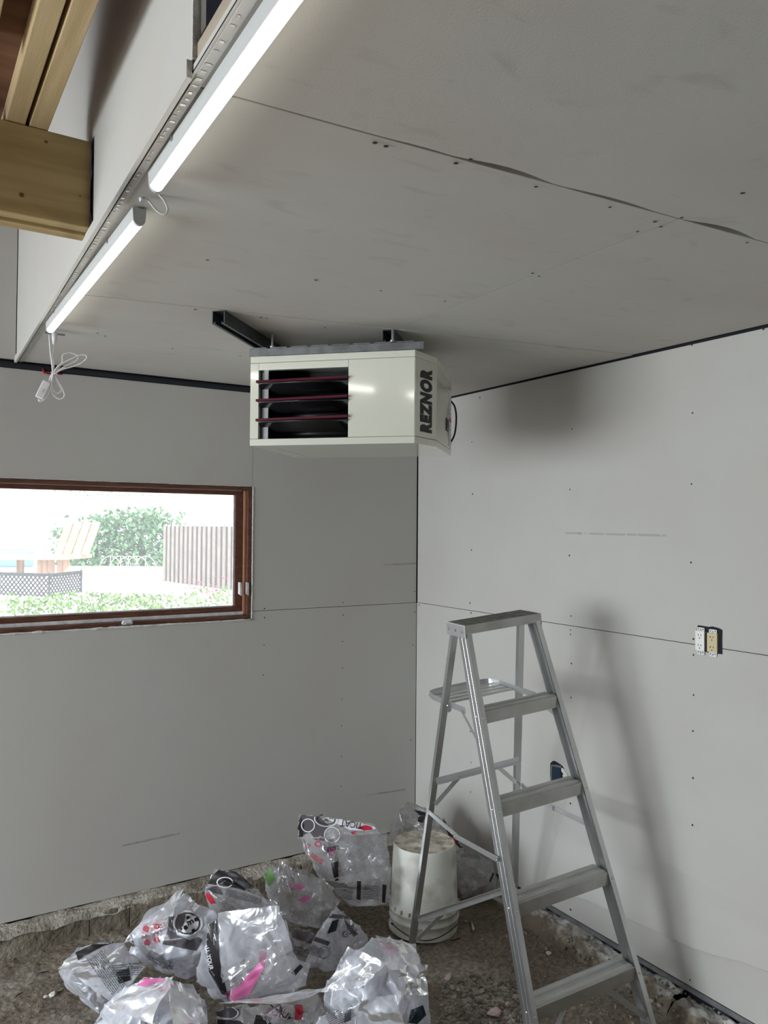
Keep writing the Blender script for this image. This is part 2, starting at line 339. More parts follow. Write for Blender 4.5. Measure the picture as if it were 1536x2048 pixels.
rows = [(np.full_like(yy, ZB), 0*yy), (tz-.0015, 0*yy), (tz, -ta), (tz+.012, -ta*.9), (tz+.07, -ta*.45), (czv-.06, -ca*.1), (czv-.003, 0*yy), (czv, -ca), (czv+.02, -ca*.8), (czv+.13, -ca*.1)]
rows += [(czv+.13+(ZS-.001-czv-.13)*k/4, 0*yy) for k in range(1, 5)]
G = np.stack([np.stack([x, yy, z], -1) for z, x in rows], 1)
mb = MB(); mb.grid(G, False); mb.box((.0035, -2.438, ZB+.001), (.013, 0, ZS-.002)); mb.build('drywall_sheet', M['dry'], wr, fix=False)
te = MB(); sel = [k for k in range(len(yy)) if ta[k] > .001]
te.tube([(-ta[k]-.0003, yy[k], tz[k]+.0005) for k in sel], [.0016+.0008*random.random() for k in sel], 5); te.build('torn_paper_edge', M['dry'], wr, fix=False)
OY0, OY1, OZ0, OZ1 = -1.829, -1.722, 1.268, 1.366
HY0, HY1, HZ0, HZ1 = -1.075, -1.010, .640, .742
zt2 = 2.351
sheet(rect(-2.43, ZS+.001, -.004, zt2), 'x', 0, .013, M['dry'], wr)
sheet(rect(-4.87, ZS+.001, -2.432, zt2), 'x', 0, .013, M['dry'], wr); sheet(rect(-6.5, ZS+.001, -4.872, zt2), 'x', 0, .013, M['dry'], wr)
sheet(rect(-4.87, ZB, -2.44, ZS-.001), 'x', 0, .013, M['dry'], wr); sheet(rect(-6.5, ZB, -4.872, ZS-.001), 'x', 0, .013, M['dry'], wr)
bk = MB(); bk.box((.014, -6.6, 0), (.15, .12, 3.3)); bk.build('wall_framing', M['dark'], wr)
tr = MB(); tr.bar((-.002, -2.6, .094), (-.002, -.9, .094), [(-.005, -.002), (.004, -.002), (.004, .014), (-.001, .014), (-.001, .001), (-.005, .001)], (1, 0, 0), (0, 0, 1))
tr.build('bottom_track', M['zinc'], wr)

# ceiling
ce = empty('ceiling', kind='structure')
def lineA(x): return -2.335+(x+2)*(-.062)
def lineB(x): return -1.10+(x+2)*(-.176)
XC = -.968
XE = lambda y: -1.966+.0226*y              # ceiling edge, slightly out of square
LB, LA = lineB(XE(-1.1)), lineA(XE(-2.34))
sheet([(XE(LB), LB+.0025), (-.006, lineB(0)+.0025), (-.006, -.004), (XE(0), -.004)], 'z', ZC-.0015, .013, M['dryc'], ce)
sheet([(XE(LA), LA+.004), (XC-.0015, lineA(XC)+.003), (XC-.0015, lineB(XC)-.001), (XE(LB), LB-.001)], 'z', ZC, .013, M['dryc'], ce)
sheet([(XC+.0015, lineA(XC)+.003), (-.006, lineA(0)+.005), (-.006, lineB(0)-.001), (XC+.0015, lineB(XC)-.001)], 'z', ZC+.0006, .013, M['dryc'], ce)
nx = np.linspace(-.006, XE(LA), 70); bul = lambda x, a, b, w_: w_*math.sin(math.pi*(x-a)/(b-a)) if a < x < b else 0
xa_ = [float(hit(q_, 0, 2, ZC)[0]) for q_ in (0,)]; XP = lambda a, b: float(hit(a, b, 2, ZC)[0])
seg = [(XP(760,288), XP(905,320), .003), (XP(905,318), XP(1090,368), .013), (XP(1125,377), XP(1310,424), .007), (XP(1370,440), XP(1500,480), .016)]
sheet([(XE(-3.65), -3.65), (-.006, -3.65)]+[(x, lineA(x)-.004-sum(bul(x, *g_) for g_ in seg)) for x in nx], 'z', ZC-.002, .013, M['dryc'], ce, bevel=0)
sheet(rect(-2.07, -4.87, -.006, -3.653), 'z', ZC, .013, M['dryc'], ce); sheet(rect(-2.10, -6.5, -.006, -4.873), 'z', ZC, .013, M['dryc'], ce)
bk = MB(); bk.box((-1.945, -6.6, ZC+.0145), (.15, .12, ZC+.06)); bk.build('ceiling_framing', M['dark'], ce)
# roof, upper walls, the rest of the garage shell (closed, apart from the door opening)
sh = MB(); sh.box((-5.7, -6.7, 3.0), (.2, .2, 3.1)); tag(sh.build('trim_1', M['ply']), kind='structure')
sh = MB(); sh.box((-3.6, -6.4, 2.626), (-2.098, -1.5, 2.64)); tag(sh.build('trim_2', M['ply']), kind='structure')
sh = MB(); sh.box((-5.6, -6.7, 0), (.15, -6.55, 3.05)); tag(sh.build('wall_front', M['wall']), kind='structure')
sh = MB(); sh.box((-5.7, -6.7, 2.12), (-5.5, .12, 3.05)); sh.box((-5.7, -6.7, 0), (-5.5, -2.9, 2.12)); sh.box((-5.7, -.10, 0), (-5.5, .12, 2.12))
tag(sh.build('wall_left', M['wall']), kind='structure')

sh = MB(); sh.box((-18, -12, -.25), (-5.62, 8, -.02)); tag(sh.build('ground', mat('bounce_ground_concrete', (.55, .53, .50), .9)), kind='structure')  # unseen ground outside the door, added to bounce sunlight up to the ceiling

# soffit face (vertical drywall from the low ceiling up to the roof)
wf = empty('wall_soffit', kind='structure'); wf.rotation_euler[2] = -.0226; wf.location = (.0315, -.0452, 0)
sheet(rect(-2.370, 2.378, .043, 3.0), 'x', -2.0, .013, M['dry'], wf)
sheet([(-2.373, 2.378), (-2.370, 2.378), (-2.370, 3.0), (-2.373, 3.0)], 'x', -2.001, .016, M['gyp'], wf, 'raw_sheet_edge', 0)
sheet(rect(-6.5, 2.42, -2.48, 3.0), 'x', -1.955, .013, M['barrier'], wf, 'vapour_barrier', 0)
sheet(rect(-2.48, 2.36, -2.374, 3.0), 'x', -1.952, .013, M['barrier'], wf, 'vapour_barrier', 0)
pl = MB(); pl.box((-1.995, -6.4, ZC+.014), (-1.957, -2.376, ZC+.040)); pl.build('bottom_plate', M['wooddull'], wf, .002)
pl = MB(); pl.box((-1.99, -2.400, ZC+.053), (-1.957, -2.376, 3.0)); pl.build('stud', M['alud'], wf)
tb = MB(); tb.box((-2.008, -2.368, 2.3495), (-1.999, .041, 2.3765)); tb.build('corner_bead', M['dry'], wf, .001)
# ceiling-side bead flange with punched holes
cb = MB(); cb.box((-1.993, -3.3, ZC-.0035), (-1.978, .02, ZC+.002)); cb.build('bead_flange', M['dry'], wf)
q = MB(); q.box((-1.9985, -6.3, ZC-.0012), (-1.9932, .03, ZC+.001)); q.build('bead_gap', M['dark'], wf)
hb = MB()
for i in range(150):
    y = -.15-i*.0205+random.uniform(-.003, .003)
    if random.random() < .7: hb.box((-1.991+random.uniform(-.002, .002), y, ZC-.0045), (-1.9845+random.uniform(-.002, .002), y+random.uniform(.003, .008), ZC-.0028))
tag(hb.build('bead_perforation', M['alud'], wf), kind='stuff')
gp = MB(); G = np.zeros((12, 3, 3))
for i in range(12):
    for j in range(3): G[i, j] = (-2.0035-.004*random.random(), -1.617+.028*j, 2.352+.235*i/11)
gp.grid(G); gp.build('dark_gap_sheet', M['barrier'], wf, fix=False)  # dark blue sheet put in for the darkness of the beam-end gap

# dark tube put in for the black shadow of the gap above the back wall
gt = MB(); gt.tube([(x, -.002+.002*math.sin(x*9), ztop+.014) for x in np.linspace(-5.4, -.02, 60)], .0125, 8); gt.build('gap_shadow_tube', M['dark'], wb, fix=False)

# screws
def screws(px, ax, v, parent, r=.0036):
    mb = MB()
    for a, b in px:
        c = hit(a, b, ax, v); n = np.zeros(3); n[ax] = -1
        mb.lathe([(r*random.uniform(.85, 1.2), .0006), (r*.5, .0013), (.0002, .0014)], c, n, 8)
    tag(mb.build('screw', M['heatdk'], parent, fix=False), kind='stuff')
screws([(944,884),(945,988),(943,1100),(940,1206),(942,1226),(941,1463),(942,1525),(941,1584),(941,1638),(838,1210),(1144,858),(1140,979),(1139,1111),(1142,1232),(1141,1260),(1141,1269),(1143,1327),(1142,1395),(1141,1607),(1142,1720),(1141,1819),(1384,690),(1385,826),(1383,968),(1382,1125),(1387,1278),(1387,1310),(1387,1390),(1386,1462),(1386,1556),(1385,1650),(1385,1731),(1527,658),(960,795),(1380,1960),(1141,730)], 0, -.0005, wr)
screws([(686,1205),(686,1230),(685,1283),(685,1336),(684,1398),(683,1452),(683,1513),(682,1573),(529,1217),(529,1235),(528,1290),(526,1350),(829,1224),(829,1183),(826,1290),(821,1480)], 1, -.0003, wb, .003)
screws([(415,520),(632,560),(762,581),(890,602),(750,285),(772,292),(912,326),(941,318),(1072,373),(1220,414),(1363,435),(1310,443),(1322,453),(1485,386),(1494,485),(1065,546),(1078,552),(1275,463),(390,619),(522,635),(533,636),(650,655),(345,697),(480,712),(195,666),(210,672)], 2, ZC-.0022, ce, .0042)

# faint line printing on the board paper (illegible run of small marks with one square)
def board_print(a, b, ax, parent, n=40, dot=9):
    mb = MB(); A_, B_ = hit(*a, ax, 0), hit(*b, ax, 0); d = (B_-A_)/n; e = np.array([0, 0, 1.0]); nn = np.zeros(3); nn[ax] = -1
    for i in range(n):
        if random.random() < .14 and i != dot: continue
        q = A_+d*i+nn*.0006; hgt = .0075 if i != dot else .009; wd = d*(.62 if i != dot else .9)
        if i == dot: mb.add([q, q+wd, q+wd+e*hgt, q+e*hgt], [(0, 1, 2, 3)])
        else:
            for k in range(2):
                z0 = e*hgt*(.6*k+random.uniform(0, .1)); mb.add([q+z0, q+wd+z0, q+wd+z0+e*.0018, q+z0+e*.0018], [(0, 1, 2, 3)])
            mb.add([q, q+wd*.25, q+wd*.25+e*hgt, q+e*hgt], [(0, 1, 2, 3)])
    tag(mb.build('printed_mark', M['faint'], parent, fix=False), kind='stuff')
board_print((245,1693), (360,1668), 1, wb); board_print((733,1592), (812,1580), 1, wb, 34); board_print((768,1131), (833,1128), 1, wb, 30)
board_print((1131,1068), (1334,1073), 0, wr, 56, 8)

# ------------------------------------------------------------------ foundation curb along the back wall
cu = empty('baseboard_back', kind='structure')
bx_ = [-5.45, -4.6, -3.9, -3.3, -2.72, -2.30, -1.667, -1.503, -1.10, -.70, -.33, -.02]
for k in range(len(bx_)-1):
    a, b = bx_[k]+.0014, bx_[k+1]-.0014; n = max(8, int((b-a)/.012)); m = 14
    dpt = .064+random.uniform(-.003, .003); G = np.zeros((n, m, 3))
    for i in range(n):
        x = a+(b-a)*i/(n-1)
        for j in range(m):
            t = j/(m-1)
            if t < .6: y, z = -dpt, -.02+t/.6*.108
            else: y, z = -dpt+(t-.6)/.4*(dpt+.01), .088
            e = 6*min(1, .2+min(i, n-1-i)/3)*.16
            y += float(vnoise(x, z+y*2, 30, 8))*.011*e+float(vnoise(x, z, 9, 9))*.010; z += (t > .5)*float(vnoise(x, y, 24, 10))*.016
            if i in (0, n-1): y += .002
            G[i, j] = (x, y, z)
    blk = MB(); blk.grid(G); blk.build('concrete_block', M['block'], cu, fix=False)
G = np.zeros((420, 9, 3)); xs_ = np.linspace(-5.4, -.02, 420)
for j in range(9):
    t = j/8; w_ = .068+.012*vnoise(xs_, xs_*0, 6, 12)
    y = -w_*(1-t)+.005*t+.012*vnoise(xs_, xs_*0+t, 26, 13); z = .092+.014*math.sin(t*1.6)+.012*vnoise(xs_, xs_*0+t*3, 20, 14)
    if j == 0: z = .074+.018*vnoise(xs_, xs_*0, 30, 15)+0*z
    G[:, j] = np.stack([xs_, y, z], -1)
mo = MB(); mo.grid(G); mo.build('mortar_bed', M['mortar'], cu, fix=False)

# rough footing ledge along the right wall
ld = empty('baseboard_right', kind='structure')
def ledge(y0, y1, seed, top, wid, name, m_):
    n = int(abs(y1-y0)/.011); m = 26; yv = np.linspace(y0, y1, n); G = np.zeros((n, m, 3))
    for j in range(m):
        t = j/(m-1)
        wv = wid*(1+.28*vnoise(yv, yv*0, 5, seed)+.10*vnoise(yv, yv*0, 19, seed+1))
        x = .012-(wv+.012)*t; z = top*(1-ss(.42, 1.0, t))+(.03-.05*t)*(t > .9)*0+.0*yv
        z = z-.02*(t > .97)+.030*vnoise(yv, x, 14, seed+2)*(t < .95)+.020*vnoise(yv, x, 36, seed+3)+.010*vnoise(yv, x, 90, seed+4)
        x = x+.014*vnoise(yv, z*3, 24, seed+5)*(t > .15)
        if t < .15: z = np.minimum(z, .090)
        if j == m-1: z = 0*z+.0
        G[:, j] = np.stack([x, yv, z], -1)
    mb = MB(); mb.grid(G); return mb.build(name, m_, ld, fix=False)
def ledge_material():
    m = mat('broken_concrete_footing', (.2, .17, .13), .95, bump=1, bscale=60); t = m.node_tree; p = t.nodes['Principled BSDF']
    tc = t.nodes.new('ShaderNodeTexCoord'); sx = t.nodes.new('ShaderNodeSeparateXYZ'); t.links.new(tc.outputs['Object'], sx.inputs[0])
    n = t.nodes.new('ShaderNodeTexNoise'); n.inputs['Scale'].default_value = 16; n.inputs['Detail'].default_value = 7; t.links.new(tc.outputs['Object'], n.inputs['Vector'])
    a = t.nodes.new('ShaderNodeMath'); a.operation = 'MULTIPLY_ADD'; a.inputs[1].default_value = 6.0; t.links.new(sx.outputs['X'], a.inputs[0]); t.links.new(n.outputs['Fac'], a.inputs[2])
    r = t.nodes.new('ShaderNodeValToRGB'); e = r.color_ramp.elements; e[0].position = -0.0; e[0].color = (.17, .14, .10, 1); e[1].position = .30; e[1].color = (.62, .61, .58, 1)
    q = e.new(.08); q.color = (.27, .23, .175, 1)
    t.links.new(a.outputs[0], r.inputs[0]); t.links.new(r.outputs[0], p.inputs['Base Color']); return m
M['ledge'] = ledge_material()
ledge(-.02, -1.675, 30, .082, .125, 'footing_concrete', M['ledge'])
ledge(-1.685, -2.5, 40, .075, .16, 'footing_concrete', M['ledge'])

# ------------------------------------------------------------------ beam and joists
bm_ = empty('ceiling_beam', 'pine beam of two plies with knots, running out from the soffit face', 'beam')
for y0, y1, z0 in ((-1.602, -1.563, 2.379), (-1.561, -1.523, 2.372)):
    q = MB(); q.box((-5.48, y0, z0), (-2.008, y1, 2.578)); q.build('ply', M['wood'], bm_, .002)
kn = MB()
for a, b, r in ((92,284,.0035), (43,390,.005), (160,392,.002)): kn.lathe([(r, .0008), (r*.6, .0012), (.0002, .0013)], hit(a, b, 1, -1.602), (0, -1, 0), 12)
kn.build('knot', M['knot'], bm_, fix=False)
JG = 'rafters resting on the pine beam'
for x0, x1, lab in ((-2.186, -2.147, 'pale pine rafter in the middle, left of the dark slit above the beam'), (-2.139, -2.100, 'pale pine rafter nearest the white soffit face'), (-2.33, -2.236, 'pale pine rafter at the extreme top left corner')):
    q = MB(); q.box((x0, -6.4, 2.5795), (x1, -1.5 if x0 > -2.3 else -1.85, 2.6255)); o = q.build('roof_rafter', M['woody'], None, .002); tag(o, lab, 'rafter', JG)
    if x0 < -2.3: pass

# ------------------------------------------------------------------ window
wn = empty('window_1', kind='structure')
def frame_ring(name, m_, i0, i1, y0, y1, skip='', bev=.0015):     # i0/i1: (left,right,bottom,top) insets from the opening
    L0, R0, B0, T0 = WX0+i0[0], WX1-i0[1], WZ0+i0[2], WZ1-i0[3]; L1, R1, B1, T1 = WX0+i1[0], WX1-i1[1], WZ0+i1[2], WZ1-i1[3]
    for nm, lo, hi in (('l', (L0, y0, B0), (L1, y1, T0)), ('r', (R1, y0, B0), (R0, y1, T0)), ('b', (L1, y0, B0), (R1, y1, B1)), ('t', (L1, y0, T1), (R1, y1, T0))):
        if nm not in skip: q = MB(); q.box(lo, hi); q.build(name, m_, wn, bev)
frame_ring('frame_bar', M['sash'], (.002,)*4, (.020, .020, .018, .018), .004, .10)
frame_ring('stop_bar', M['sash2'], (.0205,)*4, (.031, .031, .026, .026), .022, .075, 'bt')
frame_ring('sash_bar', M['sash'], (.033, .034, .026, .020), (.070, .070, .058, .040), .036, .070)
q = MB(); q.box((WX0+.03, .026, WZ0+.019), (WX1-.031, .075, WZ0+.034)); q.build('sill_ledge', M['whitepaint'], wn, .001)
q = MB(); q.box((WX0+.06, .052, WZ0+.05), (WX1-.062, .056, WZ1-.035)); q.build('glass_pane', M['glass'], wn)
q = MB(); q.box((WX1-.0745, .048, WZ0+.058), (WX1-.0705, .060, WZ1-.04)); q.box((WX0+.07, .048, WZ0+.058), (WX1-.0705, .060, WZ0+.063)); q.build('glazing_bead', M['whitepaint'], wn)
# chalky raw drywall edges round the opening
ed = MB()
def ragged(p0, p1, r):
    n = 90; P0, P1 = np.array(p0), np.array(p1); ed.tube([P0+(P1-P0)*i/n+RNG.normal(0, .0006, 3) for i in range(n+1)], [r*random.uniform(.6, 1.5) for _ in range(n+1)], 5)
ragged((WX1+.002, -.001, WZ0-.003), (WX1+.002, -.001, WZ1), .0026); ragged((WX0, -.002, WZ0-.003), (WX1, -.002, WZ0-.003), .0042); ragged((WX0, -.001, WZ1+.001), (WX1, -.001, WZ1+.001), .0014)
ed.build('chalky_board_edge', M['gyp'], wn, fix=False)
lc = hit(254, 1247, 1, -.004)
q = MB(); q.prism([(-.020, -.008), (.020, -.008), (.023, -.002), (.017, .009), (-.017, .009), (-.023, -.002)], lc+np.array([0, .006, .004]), (1, 0, 0), (0, 0, 1), (0, -.018, 0)); lo_ = q.build('window_latch', M['whitepaint'], wn, .0015)
q = MB(); q.prism([(-.012, -.004), (.012, -.004), (.010, .004), (-.010, .004)], lc+np.array([0, -.012, .001]), (1, 0, 0), (0, 0, 1), (0, -.008, 0)); tag(q.build('latch_lever', M['alub'], lo_, .001), 'bright metal lever of the latch')
for px in (482, 496):
    c = hit(px, 1177, 1, -.004); q = MB(); q.prism([(-.006, -.026), (.005, -.034), (.005, .022), (.002, .028), (-.006, .028)], c, (1, 0, 0), (0, 0, 1), (0, .022, 0)); q.build('sash_hinge', M['whitepaint'], wn, .001)

# ------------------------------------------------------------------ heater
FLp = np.array([-1.362, -.985, 0]); HU = np.array([.7071, -.7071, 0]); HV = np.array([.7071, .7071, 0]); HZ0_, HZ1_ = 1.970, 2.272
def H(u, v, z): return FLp+HU*u+HV*v+np.array([0, 0, z])
ht = empty('unit_heater', 'cream gas unit heater hung cornerwise below the ceiling, with open louvers', 'heater')
W_, Dp, CU, CV = .616, .478, .567, .137
HQ = .3
def hpoly(ins=0): return [(0+ins, 0+ins), (CU-ins*.3, 0+ins), (W_-ins, CV), (W_-ins, Dp-ins), (0+ins, Dp-ins)]
def hprism(poly, z0, z1): q = MB(); q.prism(poly, FLp+np.array([0, 0, z0]), HU, HV, (0, 0, z1-z0)); return q
q = hprism(hpoly(), HZ0_, HZ0_+.0225); q.build('bottom_band', M['cream'], ht, .0015)
q = hprism(hpoly(), HZ1_-.022, HZ1_); q.build('top_band', M['cream'], ht, .0015)
zb_, zt_ = HZ0_+.0235, HZ1_-.023
q = MB(); q.box((0, 0, zb_), (.030, .02, zt_), lambda a, b, c: H(a, b, c)); q.box((.0, .001, zt_-.024), (.343, .02, zt_), lambda a, b, c: H(a, b, c)); q.build('front_frame', M['cream'], ht, .001)
q = MB(); q.prism([(.344, 0), (CU-.0007, 0), (CU-.0007, .02), (.344, .02)], FLp+np.array([0, 0, zb_]), HU, HV, (0, 0, zt_-zb_)); q.build('front_panel', M['cream'], ht, .0012)
q = hprism([(CU+.0005, 0.0008), (W_, CV-.0015), (W_-.02, CV-.0015), (CU-.015, .012)], zb_, zt_); cp = q.build('corner_panel', M['cream'], ht, .001)
sp = MB(); sp.box((W_-.012, CV+.0006, zb_), (W_, Dp, zt_), lambda a, b, c: H(a, b, c)); spo = sp.build('side_panel', M['cream'], ht, .001)
q = MB(); q.box((.0, .021, zb_), (.003, Dp, zt_), lambda a, b, c: H(a, b, c)); q.box((.0, Dp-.01, zb_), (W_-.02, Dp, zt_), lambda a, b, c: H(a, b, c)); q.build('back_shell', M['cream'], ht)
q = MB(); q.box((.031, .021, zb_), (.033, .20, zt_), lambda a, b, c: H(a, b, c)); q.box((.031, .195, zb_), (.36, .20, zt_), lambda a, b, c: H(a, b, c)); q.box((.345, .021, zb_), (.347, .20, zt_), lambda a, b, c: H(a, b, c)); q.build('duct_lining', M['heatdk'], ht)
q = MB(); q.box((.0335, .020, zb_), (.058, .026, zt_), lambda a, b, c: H(a, b, c)); q.build('opening_jamb', M['heatin'], ht, .001)
for k in range(4): q = MB(); q.tube([H(.035, .13, zb_+.03+k*.062), H(.343, .13, zb_+.03+k*.062)], .012, 10); q.build('exchanger_tube', M['heatdk'], ht, fix=False)
z_open1 = HZ1_-.047
for k, zz in enumerate((z_open1-.041, z_open1-.104, z_open1-.170)):
    n = 9; G = np.zeros((2, n, 3))
    for i in range(n):
        t = i/(n-1); v = -.012+.075*t; z = zz-.004-.030*math.sin(t*1.5)**1.3 + .0
        G[0, i] = H(.031, v, z); G[1, i] = H(.3435, v, z)
    q = MB(); q.grid(G); lv = q.build('louver_blade', M['louver'], ht, fix=False)
    mdf = lv.modifiers.new('t', 'SOLIDIFY'); mdf.thickness = .0012
    q = MB(); q.bar(H(.026, -.013, zz), H(.3435, -.013, zz+.0055), [(-.0045, -.003), (.004, -.0045), (.0045, .001), (-.003, .003)], (0, 0, 1)); tag(q.build('louver_lip', M['maroon'], lv), 'dark maroon front lip')
# side details
q = MB(); q.box((W_+.0005, CV+.205, zb_+.058), (W_+.0025, CV+.262, zb_+.104), lambda a, b, c: H(a, b, c)); q.build('sight_window', M['heatdk'], ht)
q = MB(); q.box((W_+.0004, CV+.215, zb_+.064), (W_+.0032, CV+.250, zb_+.070), lambda a, b, c: H(a, b, c)); q.build('window_rim', M['heatin'], ht)
q = MB(); q.box((W_+.0003, Dp-.060, zb_+.01), (W_+.001, Dp-.006, zb_+.205), lambda a, b, c: H(a, b, c)); lb = q.build('rating_label', M['whitepaint'], ht)
q = MB(); q.box((W_+.0011, Dp-.050, zb_+.10), (W_+.0014, Dp-.012, zb_+.118), lambda a, b, c: H(a, b, c)); q.build('red_stripe', M['ptred'], lb)
for zz, ll in ((.13, .03), (.145, .024), (.165, .034), (.085, .028), (.07, .03), (.05, .022), (.03, .03)):
    q = MB(); q.box((W_+.0011, Dp-.052, zb_+zz), (W_+.0013, Dp-.052+ll, zb_+zz+.004), lambda a, b, c: H(a, b, c)); q.build('print_line', M['faint'], lb)
q = MB(); q.box((W_+.0002, CV+.001, zt_-.052), (W_+.0008, Dp-.001, zt_-.0505), lambda a, b, c: H(a, b, c)); q.build('panel_seam', M['faint'], ht)
q = MB(); q.tube(smooth_path([H(W_-.005, Dp+.002, zb_+.19), H(W_+.012, Dp+.008, zb_+.165), H(W_+.018, Dp+.01, zb_+.12), H(W_+.012, Dp+.008, zb_+.06), H(W_-.004, Dp+.002, zb_+.025)]), .0035, 6); q.build('power_cable', M['black'], ht, fix=False)
q = MB(); q.box((.06, .10, HZ0_-.0003), (.0615, Dp-.02, HZ0_+.001), lambda a, b, c: H(a, b, c)); q.build('underside_seam', M['faint'], ht)
# lettering on the corner panel
def text_mesh(s, bold=0.0, spacing=1.0):
    cu_ = bpy.data.curves.new('t', 'FONT'); cu_.body = s; cu_.offset = bold; cu_.space_character = spacing; cu_.resolution_u = 4
    o = bpy.data.objects.new('t', cu_); C.objects.link(o); bpy.context.view_layer.update()
    me = bpy.data.meshes.new_from_object(o.evaluated_get(bpy.context.evaluated_depsgraph_get()))
    v = np.array([q.co[:] for q in me.vertices]); f = [tuple(p.vertices) for p in me.polygons]
    bpy.data.objects.remove(o); bpy.data.curves.remove(cu_); bpy.data.meshes.remove(me)
    v = v[:, :2]; v -= v.min(0); v /= v.max(0); return v, f
tv, tf = text_mesh('REZNOR', .080, 1.2)
cdir = HU*(W_-CU)+HV*CV; cl = np.linalg.norm(cdir); cdir /= cl; cn = np.cross(cdir, [0, 0, 1]); cn = cn if cn@(CAM-H(CU, 0, 2.1)) > 0 else -cn
q = MB(); q.add([H(CU, 0, 0)+cdir*(cl*(.77-.55*b))+np.array([0, 0, zb_+.018+.212*a])+cn*.0012 for a, b in tv], tf)
tag(q.build('brand_lettering', M['black'], cp, fix=False), 'black capital letters reading upwards')
# slotted angle on top and threaded rods
an = MB()
an.prism([(0, 0), (.0025, 0), (.0025, .024), (0, .024)], H(-.005, -.002, HZ1_+.0008), HV, (0, 0, 1), HU*.600)
for k in range(8): an.box((.0+k*.072, -.004, HZ1_+.0252), (.058+k*.072, .028, HZ1_+.0285), lambda a, b, c: H(a, b, c))
ano = an.build('mounting_angle', M['zincd'], ht)
for u in (.075, .49):
    q = MB(); q.tube([H(u, .006, HZ1_+.0), H(u, .006, 2.345)], .0035, 8); q.lathe([(.008, .0), (.008, .007)], H(u, .006, HZ1_+.029), n=6, caps=True); q.build('threaded_rod', M['alub'], ano, fix=False)
# struts
def strut(u, v0, v1, lab):
    t = .0026; hw = .0205; zt = ZC-.0012; zb2 = zt-.041
    sec = [(-hw, 0), (hw, 0), (hw, -.041), (hw-.010, -.041), (hw-.010, -.034), (hw-.0075, -.034), (hw-.0075, -.0385), (hw-t, -.0385), (hw-t, -t), (-hw+t, -t), (-hw+t, -.0385), (-hw+.0075, -.0385), (-hw+.0075, -.034), (-hw+.010, -.034), (-hw+.010, -.041), (-hw, -.041)]
    q = MB(); a = FLp+HU*u+HV*v0+np.array([0, 0, zt]); q.prism(sec, a, HU, (0, 0, 1), HV*(v1-v0)); o = q.build('strut_channel', M['strut'])
    bm = bmesh.new(); bm.from_mesh(o.data); bmesh.ops.triangulate(bm, faces=bm.faces); bm.to_mesh(o.data); bm.free()
    sl = MB()
    for k in range(12):
        for s in (-1, 1): sl.box((u+s*(hw+.0002)-.0003, v0+.05+k*.05, zt-.022), (u+s*(hw+.0002)+.0003, v0+.053+k*.05, zt-.018), lambda a_, b_, c_: H(a_, b_, c_))
    tag(sl.build('punched_mark', M['dark'], o), kind='stuff')
    return tag(o, lab, 'strut', 'dark steel struts carrying the heater')
strut(0.003, -.262, .62, 'long dark steel strut on the ceiling at the left end of the heater'); strut(.462, .068, .62, 'short-looking dark steel strut on the ceiling above the right of the heater')

# ------------------------------------------------------------------ tube lights
def tube_light(x, y0, y1, slope, lab):          # x at y1 (near the joint), y0..y1, sideways slope per metre
    r = empty('tube_light', lab, 'light', 'linked tube lights along the ceiling edge'); xf = lambda y: x+slope*(y-y1)
    zc_ = ZC-.027; rr = .0122
    q = MB(); q.prism([(-.014, 0), (-.014, -.012), (-.0118, -.0265), (.0110, -.0235), (.014, -.010), (.014, 0)], (xf(y0), y0, ZC-.0035), (1, 0, 0), (0, 0, 1), (slope*(y1-y0), y1-y0, 0)); q.build('housing', M['fix'], r, .001)
    prof = [(rr*math.cos(a), rr*1.05*math.sin(a)) for a in np.linspace(math.radians(200), math.radians(368), 15)]
    G = np.array([[(xf(y)+a, y, zc_+b) for a, b in prof] for y in (y0+.008, y1-.008)]); q = MB(); q.grid(G); q.build('lens', M['lens'], r, fix=False)
    for ye in (y0, y1-.008):
        pf = [(.0128*math.cos(a), .0135*math.sin(a)) for a in np.linspace(math.pi, 2*math.pi, 13)]+[(.0145, .022), (-.0145, .022)]
        q = MB(); q.prism(pf, (xf(ye), ye+(-.0015 if ye == y0 else .0015), zc_), (1, 0, 0), (0, 0, 1), (0, .008, 0)); q.build('end_cap', M['fix'], r, .0006)
    for yc in (y0+.22, y1-.16):
        q = MB(); q.box((xf(yc)-.016, yc, ZC-.012), (xf(yc)+.016, yc+.007, ZC-.0035)); q.build('mounting_clip', M['zinc'], r)
    return r
tube_light(-1.974, -3.25, -2.015, .0185, 'glowing tube light nearest the viewer, running out of the top of the picture')
tube_light(-1.9575, -1.835, -.745, 0, 'glowing tube light farther back, ending above the coiled white cord')
DL = float((np.array([-1.96, -1.90, 2.33])-CAM)@FW)
q = MB(); pts = [deep(a, b, DL) for a, b in ((283,397),(290,395),(300,405),(312,420),(324,428),(332,427),(335,417),(328,401),(318,389),(312,380))]
q.tube(smooth_path(pts), .0022, 8); tag(q.build('link_cable', M['fix'], fix=False), 'short grey looped cable joining the two tube lights', 'cable')
q = MB(); q.tube([deep(285, 404, DL-.004), deep(282, 396, DL)], [.0055, .0045], 10); tag(q.build('cable_plug', M['cord'], fix=False), 'small white plug in the near end of the farther tube light', 'plug')
